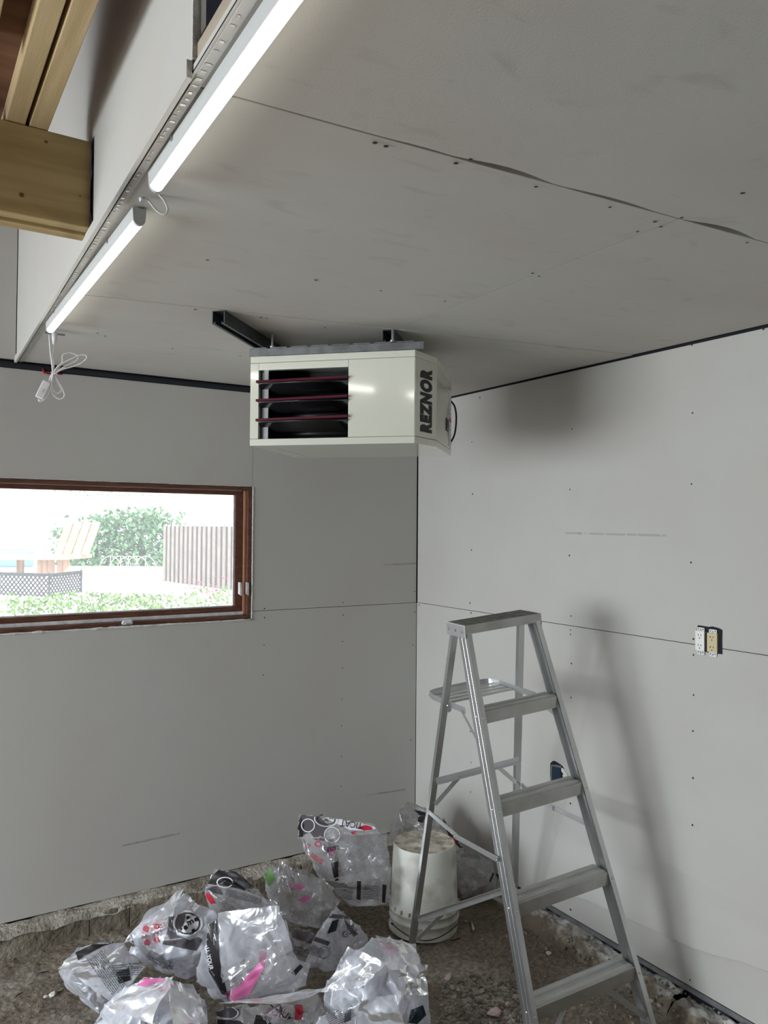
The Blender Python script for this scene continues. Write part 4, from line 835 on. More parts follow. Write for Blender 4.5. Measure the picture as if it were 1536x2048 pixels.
def bag(name, label, outline, depth, thick, film, seed, slack=.86, coarse=.11, rest_s=1.0):
    rng = np.random.default_rng(seed); O_ = np.array(outline, float); cpx = O_.mean(0); pts = []
    outl = [deep(a, b, depth+rng.uniform(-.22, .22)*thick) for a, b in O_]; pts += outl
    for sgn, sc_ in ((-1, .60), (1, .7)):
        for (a, b) in O_[::2]: pts.append(deep(cpx[0]+(a-cpx[0])*sc_*rng.uniform(.7, 1.1), cpx[1]+(b-cpx[1])*sc_*rng.uniform(.7, 1.1), depth+sgn*thick*.5*rng.uniform(.6, 1.15)))
    pts = np.array(pts)
    def lim(p):
        p[:, 2] = np.maximum(p[:, 2], floor_h(p[:, 0], p[:, 1])+.007); p[:, 2] = np.where(p[:, 1] > -.085, np.maximum(p[:, 2], .118), p[:, 2])
        p[:, 1] = np.minimum(p[:, 1], -.012); p[:, 0] = np.minimum(p[:, 0], -.015); p[:, 2] = np.where(p[:, 0] > -.15, np.maximum(p[:, 2], .105), p[:, 2])
    lim(pts); c = pts.mean(0); Nn, Hh = hull_planes(pts, c)
    def hullpos(v):
        dn = v@Nn.T; dn[dn < 1e-4] = 1e-4; return c+v*((Hh/dn).min(1))[:, None]
    def clampf(p):
        for _ in range(1):
            ex = (p-c)@Nn.T-Hh; k = ex.argmax(1); m_ = np.maximum(ex[np.arange(len(p)), k], 0); p -= Nn[k]*m_[:, None]
        lim(p)
    SEG = np.array(outl); lim(SEG); SB = np.roll(SEG, -1, axis=0)
    v0 = LV[0][0]; x0 = hullpos(v0); pins = []
    def nearness(q):
        best = np.full(len(q), 9.0)
        for a, b in zip(SEG, SB):
            ab = b-a; t = np.clip(((q-a)@ab)/(ab@ab+1e-9), 0, 1); best = np.minimum(best, np.sqrt(((q-a-t[:, None]*ab)**2).sum(1)))
        return np.exp(-(best/.014)**2)
    for a in SEG:
        i = int(((x0-a)**2).sum(1).argmin()); pins.append((i, x0[i]*.98+c*.02))
        b = SB[int(((SEG-a)**2).sum(1).argmin())]; m_ = (a+b)/2; i = int(((x0-m_)**2).sum(1).argmin()); pins.append((i, x0[i]*rng.uniform(.93, .985)+c*.03))
    fold = np.zeros(len(v0))
    for k in range(6):
        d = rng.normal(size=3); d /= np.linalg.norm(d); fr = rng.uniform(8, 20); t = ((x0-c)@d)*fr+rng.random()*6+.7*np.sin(((x0-c)@rng.normal(size=3))*10); fold += (np.abs((t % 2)-1)-.5)*rng.uniform(.4, 1)
    near = nearness(x0)
    s_ = slack+(1-slack)*near; x = c+(x0-c)*s_[:, None]+v0*(fold*coarse*.4*(1-near))[:, None]+rng.normal(0, .003, x0.shape)
    # a few deep pinches that gather the film into radiating folds
    for k in range(10):
        i = int(rng.integers(len(v0))); 
        if near[i] < .3: pins.append((i, c+(x0[i]-c)*rng.uniform(.5, .75)))
    clampf(x); x = relax(x, x0, 0, 90, rest_s, .03, clampf, pins, .0003, near[:, None]*.015)
    for lv, its, lk in ((1, 34, .05), (2, 9, .10)):
        E_ = LV[lv-1][2]; x = np.concatenate([x, (x[E_[:, 0]]+x[E_[:, 1]])/2]); x0 = hullpos(LV[lv][0]); x = x+rng.normal(0, .0007, x.shape)
        x = relax(x, x0, lv, its, rest_s*1.01, lk, clampf, pins, .0001, nearness(x0)[:, None]*.012)
    F6 = LV[2][1]; me = bpy.data.meshes.new('plastic_bag'); me.from_pydata(x.tolist(), [], F6.tolist()); me.materials.append(M[film]); me.polygons.foreach_set('use_smooth', [True]*len(F6)); me.update()
    o = bpy.data.objects.new('plastic_bag', me); C.objects.link(o); tag(o, label, 'plastic bag')
    BAGS[name] = (o, BVHTree.FromPolygons(x.tolist(), F6.tolist()), x.tolist(), F6.tolist()); return o
def cast(bvh, a, b, lift=.0018):
    d = Vector(ray(a, b)).normalized(); loc, nr, i, dist = bvh.ray_cast(Vector(CAM), d)
    if loc is None: return None
    if nr.dot(d) > 0: nr = -nr
    return np.array(loc)+np.array(nr)*lift*.6-np.array(d)*lift
def decal(bag_, poly, m_, name, step=3.0, lift=.0018, label=None):
    o, bvh = BAGS[bag_][:2]; P = [Vector(p) for p in poly]; n = len(P); pts = list(P)
    xs_ = [p.x for p in P]; ys_ = [p.y for p in P]
    def inside(a, b):
        r = False; j = n-1
        for i in range(n):
            if (P[i].y > b) != (P[j].y > b) and a < (P[j].x-P[i].x)*(b-P[i].y)/(P[j].y-P[i].y)+P[i].x: r = not r
            j = i
        return r
    dense = []
    for i in range(n):
        a, b = P[i], P[(i+1) % n]; k = max(1, int((b-a).length/step)); dense += [a.lerp(b, t/k) for t in range(k)]
    pts = dense[:]; nd = len(dense); yv = min(ys_)+step*.5
    while yv < max(ys_):
        xv = min(xs_)+step*.5
        while xv < max(xs_):
            if inside(xv, yv): pts.append(Vector((xv+random.uniform(-.3, .3), yv+random.uniform(-.3, .3))))
            xv += step
        yv += step
    vs, es_, fs, *_ = delaunay_2d_cdt(pts, [], [list(range(nd))], 1, .01)
    W3 = [cast(bvh, v.x, v.y, lift) for v in vs]
    F_ = []
    for f in fs:
        if any(W3[i] is None for i in f): continue
        if max(np.linalg.norm(W3[f[0]]-W3[f[1]]), np.linalg.norm(W3[f[1]]-W3[f[2]]), np.linalg.norm(W3[f[2]]-W3[f[0]])) > .06: continue
        F_.append(tuple(f))
    if not F_: return
    me = bpy.data.meshes.new(name); me.from_pydata([tuple(w_) if w_ is not None else tuple(CAM) for w_ in W3], [], F_); me.materials.append(m_); me.polygons.foreach_set('use_smooth', [True]*len(F_))
    bm = bmesh.new(); bm.from_mesh(me); bmesh.ops.delete(bm, geom=[v for v in bm.verts if not v.link_faces], context='VERTS'); bm.to_mesh(me); bm.free()
    d = bpy.data.objects.new(name, me); C.objects.link(d); d.parent = o
    if label: d['label'] = label
    return d
def lettering(bag_, s, p0, p1, hgt, m_, flip=False, mirror=False, bold=.02, lift=.0032, bend=0):
    o, bvh = BAGS[bag_][:2]; v, f = text_mesh(s, bold); p0, p1 = np.array(p0, float), np.array(p1, float); d = p1-p0; n_ = np.array([d[1], -d[0]]); n_ = n_/np.linalg.norm(n_)*hgt*(-1 if flip else 1)
    W3 = [cast(bvh, *(p0+d*a+n_*(b+bend*math.sin(math.pi*a))), lift) for a, b in v]
    F_ = [q for q in f if all(W3[i] is not None for i in q) and max(np.linalg.norm(W3[q[0]]-W3[i]) for i in q) < .05]
    if not F_: return
    q = MB(); q.add([w_ if w_ is not None else o.data.vertices[0].co[:] for w_ in W3], F_); t = q.build('printed_lettering', m_, o, fix=False); return t
def ring(bag_, c, r, wd, m_, name='printed_ring', sy=1, rot=0):
    k = 28; out = [(c[0]+r*math.cos(a)*math.cos(rot)-r*sy*math.sin(a)*math.sin(rot), c[1]+r*math.cos(a)*math.sin(rot)+r*sy*math.sin(a)*math.cos(rot)) for a in np.linspace(0, 2*math.pi, k, endpoint=False)]
    o, bvh = BAGS[bag_][:2]; inn = [(c[0]+(p[0]-c[0])*(1-wd), c[1]+(p[1]-c[1])*(1-wd)) for p in out]; W3 = [cast(bvh, *p, .003) for p in out+inn]
    F_ = [(i, (i+1) % k, k+(i+1) % k, k+i) for i in range(k)]; F_ = [f for f in F_ if all(W3[i] is not None for i in f) and np.linalg.norm(W3[f[0]]-W3[f[1]]) < .04]
    if F_: q = MB(); q.add([w_ if w_ is not None else (0, 0, 0) for w_ in W3], F_); q.build(name, m_, o, fix=False)
def mark_lines(bag_, p0, p1, hgt, n, m_, seed=0):                 # rows of tiny unreadable print
    rr = random.Random(seed); o, bvh = BAGS[bag_][:2]; p0, p1 = np.array(p0, float), np.array(p1, float); d = p1-p0; L_ = np.linalg.norm(d); e = np.array([-d[1], d[0]])/L_
    q = MB()
    for k in range(n):
        t = 0
        while t < .95:
            w_ = rr.uniform(.03, .12); a = p0+d*t+e*hgt*k/n; b = p0+d*min(1, t+w_*.8)+e*hgt*k/n; hh = e*hgt/n*.45
            c4 = [cast(bvh, *x_, .003) for x_ in (a, b, b+hh, a+hh)]
            if all(z is not None for z in c4) and np.linalg.norm(c4[0]-c4[2]) < .05: q.add(c4, [(0, 1, 2, 3)])
            t += w_
    if q.v: tag(q.build('printed_lines', m_, o, fix=False), kind='stuff')

bag('b1', 'white milky bag with a pink top at the bottom edge, left of centre', [(165,2060),(205,2000),(250,1965),(285,1946),(340,1948),(388,1970),(412,1990),(425,2060),(420,2180),(300,2215),(190,2170)], 2.42, .42, 'filmw', 21)
bag('b2', 'clear slumped bag at the far left of the pile with a dark strip', [(113,1937),(128,1915),(155,1890),(200,1872),(250,1880),(300,1920),(275,1960),(225,2000),(200,2030),(160,2000),(130,1975)], 2.72, .30, 'film', 22)
bag('b3', 'bag with a round black badge and small red marks, left of the tall clear bag', [(240,1900),(245,1880),(275,1845),(330,1805),(368,1780),(392,1800),(440,1812),(452,1870),(425,1930),(375,1960),(320,1945),(278,1920)], 2.84, .30, 'filmw', 23)
bag('b4', 'clear bag with a black printed peak and barcode at the back left of the pile', [(405,1782),(418,1750),(440,1735),(478,1745),(520,1775),(545,1808),(530,1832),(480,1845),(425,1835)], 3.06, .18, 'filmd', 24)
bag('b5', 'largest clear crumpled bag in the middle of the pile with a black lettered band', [(408,1845),(432,1822),(470,1810),(525,1807),(562,1818),(577,1838),(580,1880),(605,1925),(622,1950),(600,1985),(540,2005),(470,2010),(425,2000),(385,1965),(395,1900)], 2.66, .34, 'film', 25)
bag('b6', 'clear bag with pink and red print under the largest clear bag at the bottom edge', [(424,2018),(445,2008),(520,2004),(600,1985),(640,1980),(655,2010),(665,2070),(600,2100),(460,2110),(430,2060)], 2.44, .20, 'filmd', 26)
bag('b7', 'clear bag with a bright green sticker in the back of the pile', [(526,1778),(532,1738),(560,1720),(590,1735),(625,1738),(650,1760),(690,1800),(680,1838),(640,1858),(590,1858),(552,1830)], 3.30, .26, 'filmd', 27)
bag('b8', 'tall clear bag with black and red printed top standing against the back wall', [(590,1655),(603,1624),(640,1622),(690,1630),(728,1645),(770,1658),(783,1700),(786,1765),(778,1812),(710,1815),(668,1790),(630,1745),(605,1700)], 3.40, .28, 'filmd', 28)
bag('b9', 'small pointed bag with grey striped print between the clear and white bags', [(602,1935),(622,1880),(645,1840),(662,1812),(685,1812),(705,1840),(735,1860),(742,1885),(705,1930),(655,1945)], 2.86, .15, 'film', 29)
bag('b10', 'big white milky bag with a pink corner below the bucket', [(640,1995),(652,1950),(690,1900),(735,1868),(780,1862),(832,1886),(848,1925),(860,1985),(868,2060),(840,2150),(720,2150),(650,2080)], 2.50, .36, 'filmw', 30)
bag('b11', 'clear bag in the corner behind the upturned bucket', [(777,1640),(795,1612),(815,1592),(850,1608),(890,1630),(915,1675),(935,1700),(900,1740),(800,1740),(778,1700)], 3.66, .26, 'filmd', 31)
bag('b12', 'clear bag between the upturned bucket and the right wall', [(900,1705),(920,1695),(955,1697),(985,1722),(1000,1760),(998,1795),(960,1815),(915,1812)], 3.54, .16, 'filmd', 32)
bag('b13', 'small clear bag with grey print at the bottom edge before the big white bag', [(612,2058),(630,2030),(670,2012),(725,1990),(775,1985),(800,2010),(812,2060),(760,2100),(640,2100)], 2.20, .08, 'film', 33)
bag('b14', 'dark printed clear bag wedged between the largest clear bag and the striped bag', [(572,1858),(600,1848),(640,1862),(665,1885),(650,1925),(610,1935),(580,1905)], 2.98, .16, 'filmd', 34)

def flap(bag_, quad, film, seed, n=30, amp=.010):     # loose film: corners (px, py, depth)
    rng = np.random.default_rng(seed); c4 = [deep(*q_) for q_ in quad]; U_, V_ = np.meshgrid(np.linspace(0, 1, n), np.linspace(0, 1, n), indexing='ij')
    P_ = sum(w_[..., None]*p_ for w_, p_ in zip(((1-U_)*(1-V_), U_*(1-V_), U_*V_, (1-U_)*V_), c4)); nn = np.cross(c4[1]-c4[0], c4[3]-c4[0]); nn /= np.linalg.norm(nn); h = 0*U_
    for k in range(4):
        a, b = rng.normal(size=2)*1.5; t = a*U_+b*V_+rng.random()*4+.3*np.sin(4*(b*U_-a*V_)+k); h += (np.abs((t % 2)-1)**1.5)*rng.uniform(.5, 1)/(1+.6*k)
    h += 1.6*vnoise(U_, V_, 2.3, seed)+.5*vnoise(U_, V_, 6, seed+5); P_ = P_+nn*((h-h.mean())*amp)[..., None]
    e = .06*vnoise(U_+seed, V_, 7, seed+1)*np.maximum(np.abs(U_-.5), np.abs(V_-.5))[..., None].squeeze()*2; P_ = P_+(P_-P_.mean((0, 1)))*e[..., None]
    P_[..., 2] = np.maximum(P_[..., 2], floor_h(P_[..., 0], P_[..., 1])+.009); P_[..., 1] = np.minimum(P_[..., 1], -.015)
    q = MB(); q.grid(P_); q.build('film_fold', M[film], BAGS[bag_][0], fix=False)
    o, _, vv, ff = BAGS[bag_]; k0 = len(vv); vv = vv+[tuple(p_) for p_ in q.v]; ff = ff+[tuple(i+k0 for i in f) for f in q.f]; BAGS[bag_] = (o, BVHTree.FromPolygons(vv, ff), vv, ff)
flap('b5', [(437,1826,2.56), (560,1812,2.52), (585,1900,2.46), (446,1965,2.44)], 'film', 1)
flap('b5', [(520,1895,2.44), (622,1928,2.52), (612,1972,2.46), (470,2006,2.38)], 'film', 2)
flap('b5', [(455,1940,2.42), (560,1880,2.42), (590,1950,2.40), (462,2008,2.36)], 'filmd', 3)
flap('b8', [(598,1628,3.24), (745,1646,3.20), (760,1668,3.17), (594,1678,3.18)], 'filmd', 31, amp=.004)
flap('b4', [(412,1772,3.00), (430,1738,3.04), (476,1744,3.02), (520,1782,2.97)], 'filmd', 32, amp=.004)
flap('b7', [(526,1752,3.16), (545,1730,3.16), (575,1760,3.13), (545,1785,3.13)], 'filmd', 33, amp=.004)
flap('b3', [(248,1885,2.74), (300,1822,2.78), (368,1779,2.84), (340,1850,2.70)], 'filmw', 4)
flap('b3', [(300,1850,2.70), (372,1785,2.80), (400,1812,2.82), (360,1860,2.70)], 'film', 5)
flap('b10', [(642,1985,2.36), (700,1895,2.38), (775,1925,2.32), (725,1975,2.30)], 'film', 6)
flap('b10', [(752,1870,2.38), (832,1886,2.38), (838,1950,2.30), (775,1935,2.30)], 'film', 7)
flap('b10', [(800,1925,2.30), (856,1930,2.36), (856,1990,2.32), (795,1990,2.26)], 'film', 8)
flap('b2', [(113,1937,2.62), (155,1895,2.66), (250,1885,2.70), (205,1950,2.56)], 'film', 9)
flap('b2', [(140,1950,2.56), (240,1925,2.56), (290,1935,2.60), (225,2005,2.56)], 'filmw', 10)
flap('b1', [(215,2015,2.30), (290,1955,2.32), (350,1955,2.30), (300,2045,2.20)], 'filmw', 11)
flap('b1', [(335,1960,2.28), (385,1970,2.30), (418,2040,2.28), (345,2050,2.18)], 'filmw', 12)
flap('b8', [(660,1650,3.24), (772,1655,3.26), (782,1750,3.22), (690,1765,3.18)], 'filmd', 13)
flap('b8', [(650,1760,3.20), (782,1735,3.22), (780,1812,3.22), (700,1812,3.20)], 'filmd', 14)
flap('b7', [(560,1722,3.18), (585,1735,3.16), (585,1840,3.14), (545,1800,3.16)], 'filmd', 15)
flap('b7', [(590,1745,3.16), (645,1760,3.16), (640,1855,3.12), (585,1850,3.12)], 'filmd', 16)
flap('b4', [(410,1778,2.97), (450,1762,2.97), (556,1810,2.97), (500,1830,2.94)], 'film', 17)
flap('b9', [(625,1880,2.80), (672,1812,2.84), (715,1850,2.82), (665,1935,2.78)], 'film', 18)
flap('b13', [(720,2000,2.14), (790,1990,2.15), (812,2060,2.14), (712,2060,2.12)], 'filmw', 19)
flap('b6', [(440,2006,2.34), (600,1982,2.36), (655,1978,2.38), (560,2012,2.32)], 'filmw', 20)
flap('b12', [(912,1712,3.44), (985,1722,3.44), (995,1790,3.42), (924,1795,3.42)], 'filmd', 21)
K, R_, PK, WH, GY = M['black'], M['ptred'], M['ptpink'], M['ptwhite'], M['ptgrey']
decal('b1', [(262,1968),(285,1950),(338,1951),(325,1962),(306,1968),(290,1974)], PK, 'pink_patch')
decal('b2', [(151,1905),(203,1880),(244,1869),(248,1880),(205,1893),(156,1919)], K, 'black_band')
mark_lines('b2', (175,1920), (225,1990), -36, 9, M['heatin'], 3); mark_lines('b2', (225,1930), (285,1925), 26, 6, M['heatin'], 4)
decal('b3', [(338,1834),(350,1832),(346,1850),(352,1870),(380,1880),(396,1874),(405,1880),(392,1902),(360,1895),(325,1888),(335,1862)], GY, 'black_panel'); ring('b3', (375,1847), 30, .12, WH, sy=.86); decal('b3', [(375+25*math.cos(a), 1847+21*math.sin(a)) for a in np.linspace(0, 6.28, 20, endpoint=False)], WH, 'badge', lift=.0024); ring('b3', (375,1847), 25, .1, K, sy=.86)
decal('b3', [(351,1845),(355,1830),(372,1824),(368,1845),(362,1866),(354,1860)], GY, 'badge_patch', lift=.0034)  # dark grey patch on the left part of the badge
for a, b in ((376,1836),(392,1840),(371,1856),(387,1862)): decal('b3', [(a-4, b-3), (a+1, b-5), (a+5, b), (a+1, b+4), (a-3, b+3)], K, 'badge_arrow', 2, .0040)
lettering('b3', 'm', (376,1852), (388,1846), 8, K, lift=.0042)
decal('b3', [(244,1897),(262,1868),(270,1893)], GY, 'barcode'); mark_lines('b3', (300,1900), (345,1925), 18, 6, GY, 5); lettering('b3', 'GATTERED'[::-1], (325,1936), (346,1938), 7, GY, lift=.003)
for a, b in ((313,1853),(292,1858),(294,1885),(313,1880)): ring('b3', (a, b), 5.5, .35, R_); lettering('b3', 'P', (a-2, b+3), (a+2, b+3), 5, R_)
decal('b3', [(282,1868),(285,1850),(305,1842),(330,1836),(322,1870),(320,1888),(284,1892)], film_material('pink_tinted_film', (.80, .50, .56), .45), 'pink_patch', lift=.0014)
decal('b4', [(416,1768),(424,1752),(441,1737),(472,1744),(510,1772),(500,1782),(470,1776),(440,1770)], K, 'black_panel'); ring('b4', (450,1765), 17, .16, WH, sy=.65); ring('b4', (485,1768), 16, .2, K, sy=.7, rot=.6); decal('b4', [(410,1774),(440,1772),(446,1790),(420,1785)], GY, 'barcode', 3, .0026); mark_lines('b4', (450,1790), (520,1810), -14, 5, GY, 6)
decal('b4', [(408,1786),(418,1786),(432,1806),(422,1808)], R_, 'red_patch')
decal('b5', [(411,1842),(432,1832),(436,1875),(440,1925),(452,1975),(456,1992),(444,1988),(418,1942),(416,1905),(410,1870)], K, 'black_band')
lettering('b5', 'ALL YOUR', (409,1888), (420,1940), 9, WH, flip=False, lift=.0042); mark_lines('b5', (415,1850), (424,1884), -11, 4, M['heatin'], 8)
decal('b5', [(450,1985),(478,1972),(500,1945),(520,1925),(528,1935),(512,1965),(498,1990),(470,2003),(455,2000)], PK, 'pink_patch'); decal('b5', [(520,1900),(535,1905),(530,1935),(515,1945)], film_material('pale_pink_film', (.75, .25, .45), .5), 'pink_patch', lift=.0015); decal('b5', [(515,2000),(518,1995),(524,1996),(526,2002),(521,2008),(516,2007)], R_, 'red_mark', 2, .004)
decal('b5', [(583,1945),(600,1928),(606,1934),(590,1952)], K, 'black_corner', 2); mark_lines('b5', (530,1868), (548,1895), -10, 4, GY, 9)
decal('b6', [(428,2020),(445,2012),(478,2018),(482,2030),(468,2038),(434,2032)], GY, 'black_panel'); ring('b6', (452,2025), 26, .1, WH, sy=.5, rot=.1); decal('b6', [(512,2030),(530,2032),(545,2050),(505,2060)], K, 'black_panel')
decal('b6', [(535,2018),(560,2010),(575,2022),(562,2034),(545,2036),(528,2030)], film_material('purple_pink_film', (.45, .12, .30), .7), 'pink_patch'); lettering('b6', 'ATTICAT', (586,2033), (548,2001), 14, K, lift=.007); decal('b6', [(589,2010),(604,2010),(607,2024),(602,2040),(589,2038)], R_, 'red_label', 3, .003); lettering('b6', 'CAUTION', (540,2046), (524,2026), 6, WH, lift=.005)
decal('b7', [(530,1750),(542,1736),(552,1758),(540,1772),(529,1776)], M['ptgreen'], 'green_sticker', 3, .003); decal('b7', [(578,1768),(600,1769),(612,1772),(600,1780),(580,1776)], PK, 'pink_patch'); decal('b7', [(596,1800),(615,1790),(622,1795),(608,1806)], PK, 'pink_patch')
decal('b8', [(591,1656),(603,1628),(634,1629),(650,1645),(662,1655),(650,1660),(648,1682),(630,1680),(620,1664),(595,1676)], GY, 'black_panel'); decal('b8', [(594,1658),(603,1634),(608,1650),(606,1674),(596,1674)], K, 'black_panel', 3, .0024)
decal('b8', [(642,1628),(690,1632),(728,1648),(758,1656),(735,1662),(700,1660),(662,1642)], WH, 'white_panel', 3, .0018); ring('b8', (652,1639), 19, .12, K, sy=.52, rot=.1); ring('b8', (652,1639), 24, .1, WH, sy=.62, rot=.1); lettering('b8', 'X', (646,1643), (658,1644), 9, K)
lettering('b8', 'TICAT', (726,1647), (682,1640), 13, K, bold=.01, lift=.008); decal('b8', [(715,1655),(730,1651),(742,1654),(744,1660),(728,1662)], R_, 'red_patch', 3, .004); decal('b8', [(702,1665),(713,1662),(706,1670)], R_, 'red_patch', 3, .004)
ring('b8', (616,1651), 14, .15, WH, sy=1.0); ring('b8', (664,1670), 16, .1, WH, sy=1)
for a, b, r in ((616,1691,4), (636,1688,6)): ring('b8', (a, b), r, .3, R_); 
mark_lines('b8', (625,1705), (648,1722), 10, 3, R_, 11); lettering('b8', 'CAUTION', (677,1690), (650,1697), 9, K); decal('b8', [(657,1696),(668,1695),(667,1709),(658,1708)], PK, 'pink_tag', 3, .003); decal('b8', [(662,1727),(676,1722),(677,1760),(670,1762)], K, 'black_band', 3, .003)
decal('b8', [(714,1762),(722,1762),(721,1800),(713,1798)], K, 'black_band', 3, .003); decal('b8', [(765,1768),(773,1770),(770,1806),(764,1804)], K, 'black_band', 3, .003); mark_lines('b8', (728,1770), (760,1773), 28, 8, M['strut'], 12); mark_lines('b8', (668,1775), (708,1782), 20, 8, M['strut'], 13)
decal('b9', [(650,1824),(660,1827),(700,1832),(698,1838),(655,1836)], GY, 'grey_band'); decal('b9', [(628,1872),(660,1884),(656,1892),(622,1880)], GY, 'grey_band'); decal('b9', [(664,1842),(678,1838),(672,1862),(654,1868)], M['heatdk'], 'grey_panel'); decal('b9', [(688,1838),(700,1850),(716,1868),(708,1874),(694,1856)], GY, 'grey_band'); lettering('b9', 'GOT', (690,1878), (716,1858), 14, GY, lift=.004)
mark_lines('b9', (625,1890), (650,1900), 20, 6, GY, 14); ring('b9', (648,1905), 12, .1, GY)
decal('b10', [(752,1869),(772,1863),(785,1868),(786,1873),(756,1874)], PK, 'pink_patch'); decal('b10', [(756,1880),(790,1886),(800,1900),(780,1912),(762,1895)], film_material('pale_pink_milky_film', (.80, .45, .66), .55), 'pink_patch'); decal('b10', [(822,2020),(846,2010),(852,2030),(834,2048),(816,2045)], M['boxblue'], 'dark_print')
decal('b6', [(400,2036),(480,2042),(505,2062),(420,2075)], K, 'black_panel'); decal('b1', [(300,1962),(330,1960),(352,1975),(320,1985)], film_material('pale_rose_film', (.85, .60, .74), .5), 'pink_patch', lift=.0014)
decal('b2', [(232,1945),(258,1935),(262,1960),(238,1968)], K, 'black_mark')
decal('b11', [(828,1620),(840,1622),(866,1630),(866,1637),(838,1630)], K, 'black_mark'); decal('b11', [(836,1636),(842,1632),(850,1634),(846,1646),(836,1644)], K, 'black_letter', 2, .003); mark_lines('b11', (825,1600), (862,1612), 8, 3, GY, 15)
decal('b11', [(885,1640),(898,1632),(920,1665),(938,1692),(920,1696),(900,1678)], K, 'black_band'); decal('b11', [(898,1676),(914,1672),(912,1690)], R_, 'red_patch', 3, .003)
decal('b12', [(978,1762),(986,1744),(989,1746),(981,1765)], K, 'black_mark', 2)
mark_lines('b13', (650,2030), (700,2005), 30, 8, GY, 16); decal('b13', [(690,2020),(702,2018),(702,2040),(688,2045)], M['strut'], 'grey_band'); decal('b13', [(625,2046),(612,2040),(660,1998),(668,2004)], K, 'black_band')
decal('b14', [(580,1856),(600,1852),(640,1872),(655,1888),(640,1895),(600,1880),(585,1875)], GY, 'black_panel'); decal('b14', [(588,1842),(598,1840),(602,1846),(592,1850)], R_, 'red_patch', 2, .003); mark_lines('b14', (590,1890), (630,1905), 20, 5, GY, 17)

# ------------------------------------------------------------------ garden outside the window
GZ = .95
M['paving'] = mat('sunlit_concrete_paving', (.62, .60, .56), .9)
M['hedge'] = mat('hedge_leaves', (.05, .15, .06), .6, col2=(.12, .28, .12), nscale=5)
M['lime'] = mat('young_green_leaves', (.08, .20, .03), .6, col2=(.18, .34, .07), nscale=8)
M['gwood'] = mat('weathered_cedar', (.42, .28, .19), .8, col2=(.56, .42, .32), nscale=6, stretch=(6, 6, 1))
M['fencew'] = mat('grey_fence_wood', (.30, .27, .24), .85, col2=(.38, .35, .31), nscale=8)
M['fenced'] = mat('shaded_fence_wood', (.08, .07, .06), .9)  # dark copy of the fence wood, shade put into its colour
M['siding'] = mat('white_house_siding', (.85, .85, .84), .8)
M['flower'] = mat('pink_flowers', (.6, .12, .2), .7)
M['tarp'] = mat('blue_pool_cover', (.15, .38, .45), .5)
q = MB(); q.box((-9, .14, GZ-.3), (22, 40, GZ)); o = q.build('ground', M['paving']); tag(o, kind='structure')
def G_(px, py, d): P_ = deep(px, py, d); return P_
def leaves(mb, c, ext, n, size):
    for _ in range(n):
        p_ = c+(RNG.random(3)-.5)*2*ext*RNG.uniform(.75, 1.0); a = RNG.normal(size=3); a /= np.linalg.norm(a); b = np.cross(a, RNG.normal(size=3)); b /= np.linalg.norm(b); s_ = size*RNG.uniform(.6, 1.3)
        mb.add([p_-a*s_, p_+b*s_*.5, p_+a*s_, p_-b*s_*.5], [(0, 1, 2, 3)])
def depthpt(px, d, z): P_ = deep(px, 1050, d); P_[2] = z; return P_
hg = empty('hedge', 'dense green hedge outside the window behind the wire arches', 'hedge')
q = MB()
for px, top in ((150,1.62),(185,1.78),(220,1.86),(255,1.9),(290,1.95),(325,1.9)):
    c = depthpt(px, 14.5, (GZ+top)/2); leaves(q, c, np.array([.42, .35, (top-GZ)/2+.1]), 620, .055)
tag(q.build('foliage', M['hedge'], hg, fix=False), kind='stuff')
q = MB()
for px in np.linspace(150, 325, 9): c = depthpt(px, 14.6, GZ); q.tube([c, c+np.array([.03, .02, .6])], .02, 5)
tag(q.build('stem', M['gwood'], hg, fix=False), kind='stuff')
tre = empty('tree', 'sparse bare-branched tree above the hedge outside the window', 'tree')
q = MB(); leaves(q, depthpt(210, 19, 2.6), np.array([1.3, .6, .25]), 260, .04); tag(q.build('foliage', M['hedge'], tre, fix=False), kind='stuff')
q = MB(); b0 = depthpt(130, 19, GZ); q.tube([b0, b0+np.array([0, 0, 2.6])], [.12, .07], 8)
for k in range(7): e_ = b0+np.array([0, 0, 1.2+.2*k]); q.tube([e_, e_+np.array([random.uniform(.2, 1.5), 0, random.uniform(.1, .5)])], [.03, .01], 5)
q.build('trunk', M['siding'], tre, fix=False)
fe = empty('picket_fence', 'sunlit wooden picket fence outside the window on the right', 'fence')
A_, B_ = depthpt(327, 10.3, GZ), depthpt(500, 8.6, GZ)
for i in range(19):
    t = i/18; p_ = A_*(1-t)+B_*t; ax_ = (B_-A_)/np.linalg.norm(B_-A_); hgt = .76
    q = MB(); q.prism([(0, .02), (.062, .02), (.062, hgt-.02), (.031, hgt), (0, hgt-.02)], p_, ax_, (0, 0, 1), np.cross(ax_, [0, 0, 1])*-.018); q.build('picket', M['fencew'], fe)
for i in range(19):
    t = (i+.62)/18; p_ = A_*(1-t)+B_*t+np.array([.0, .06, 0]); q = MB(); q.prism([(0, .02), (.07, .02), (.07, .74), (0, .74)], p_, ax_, (0, 0, 1), np.cross(ax_, [0, 0, 1])*-.015); q.build('gap_slat', M['fenced'], fe)  # dark slats added behind the pickets to darken the gaps
for z in (): q = MB(); q.bar(A_+np.array([0, .02, z]), B_+np.array([0, .02, z]), [(-.02, -.035), (.02, -.035), (.02, .035), (-.02, .035)], (0, 1, 0)); q.build('fence_rail', M['fencew'], fe)
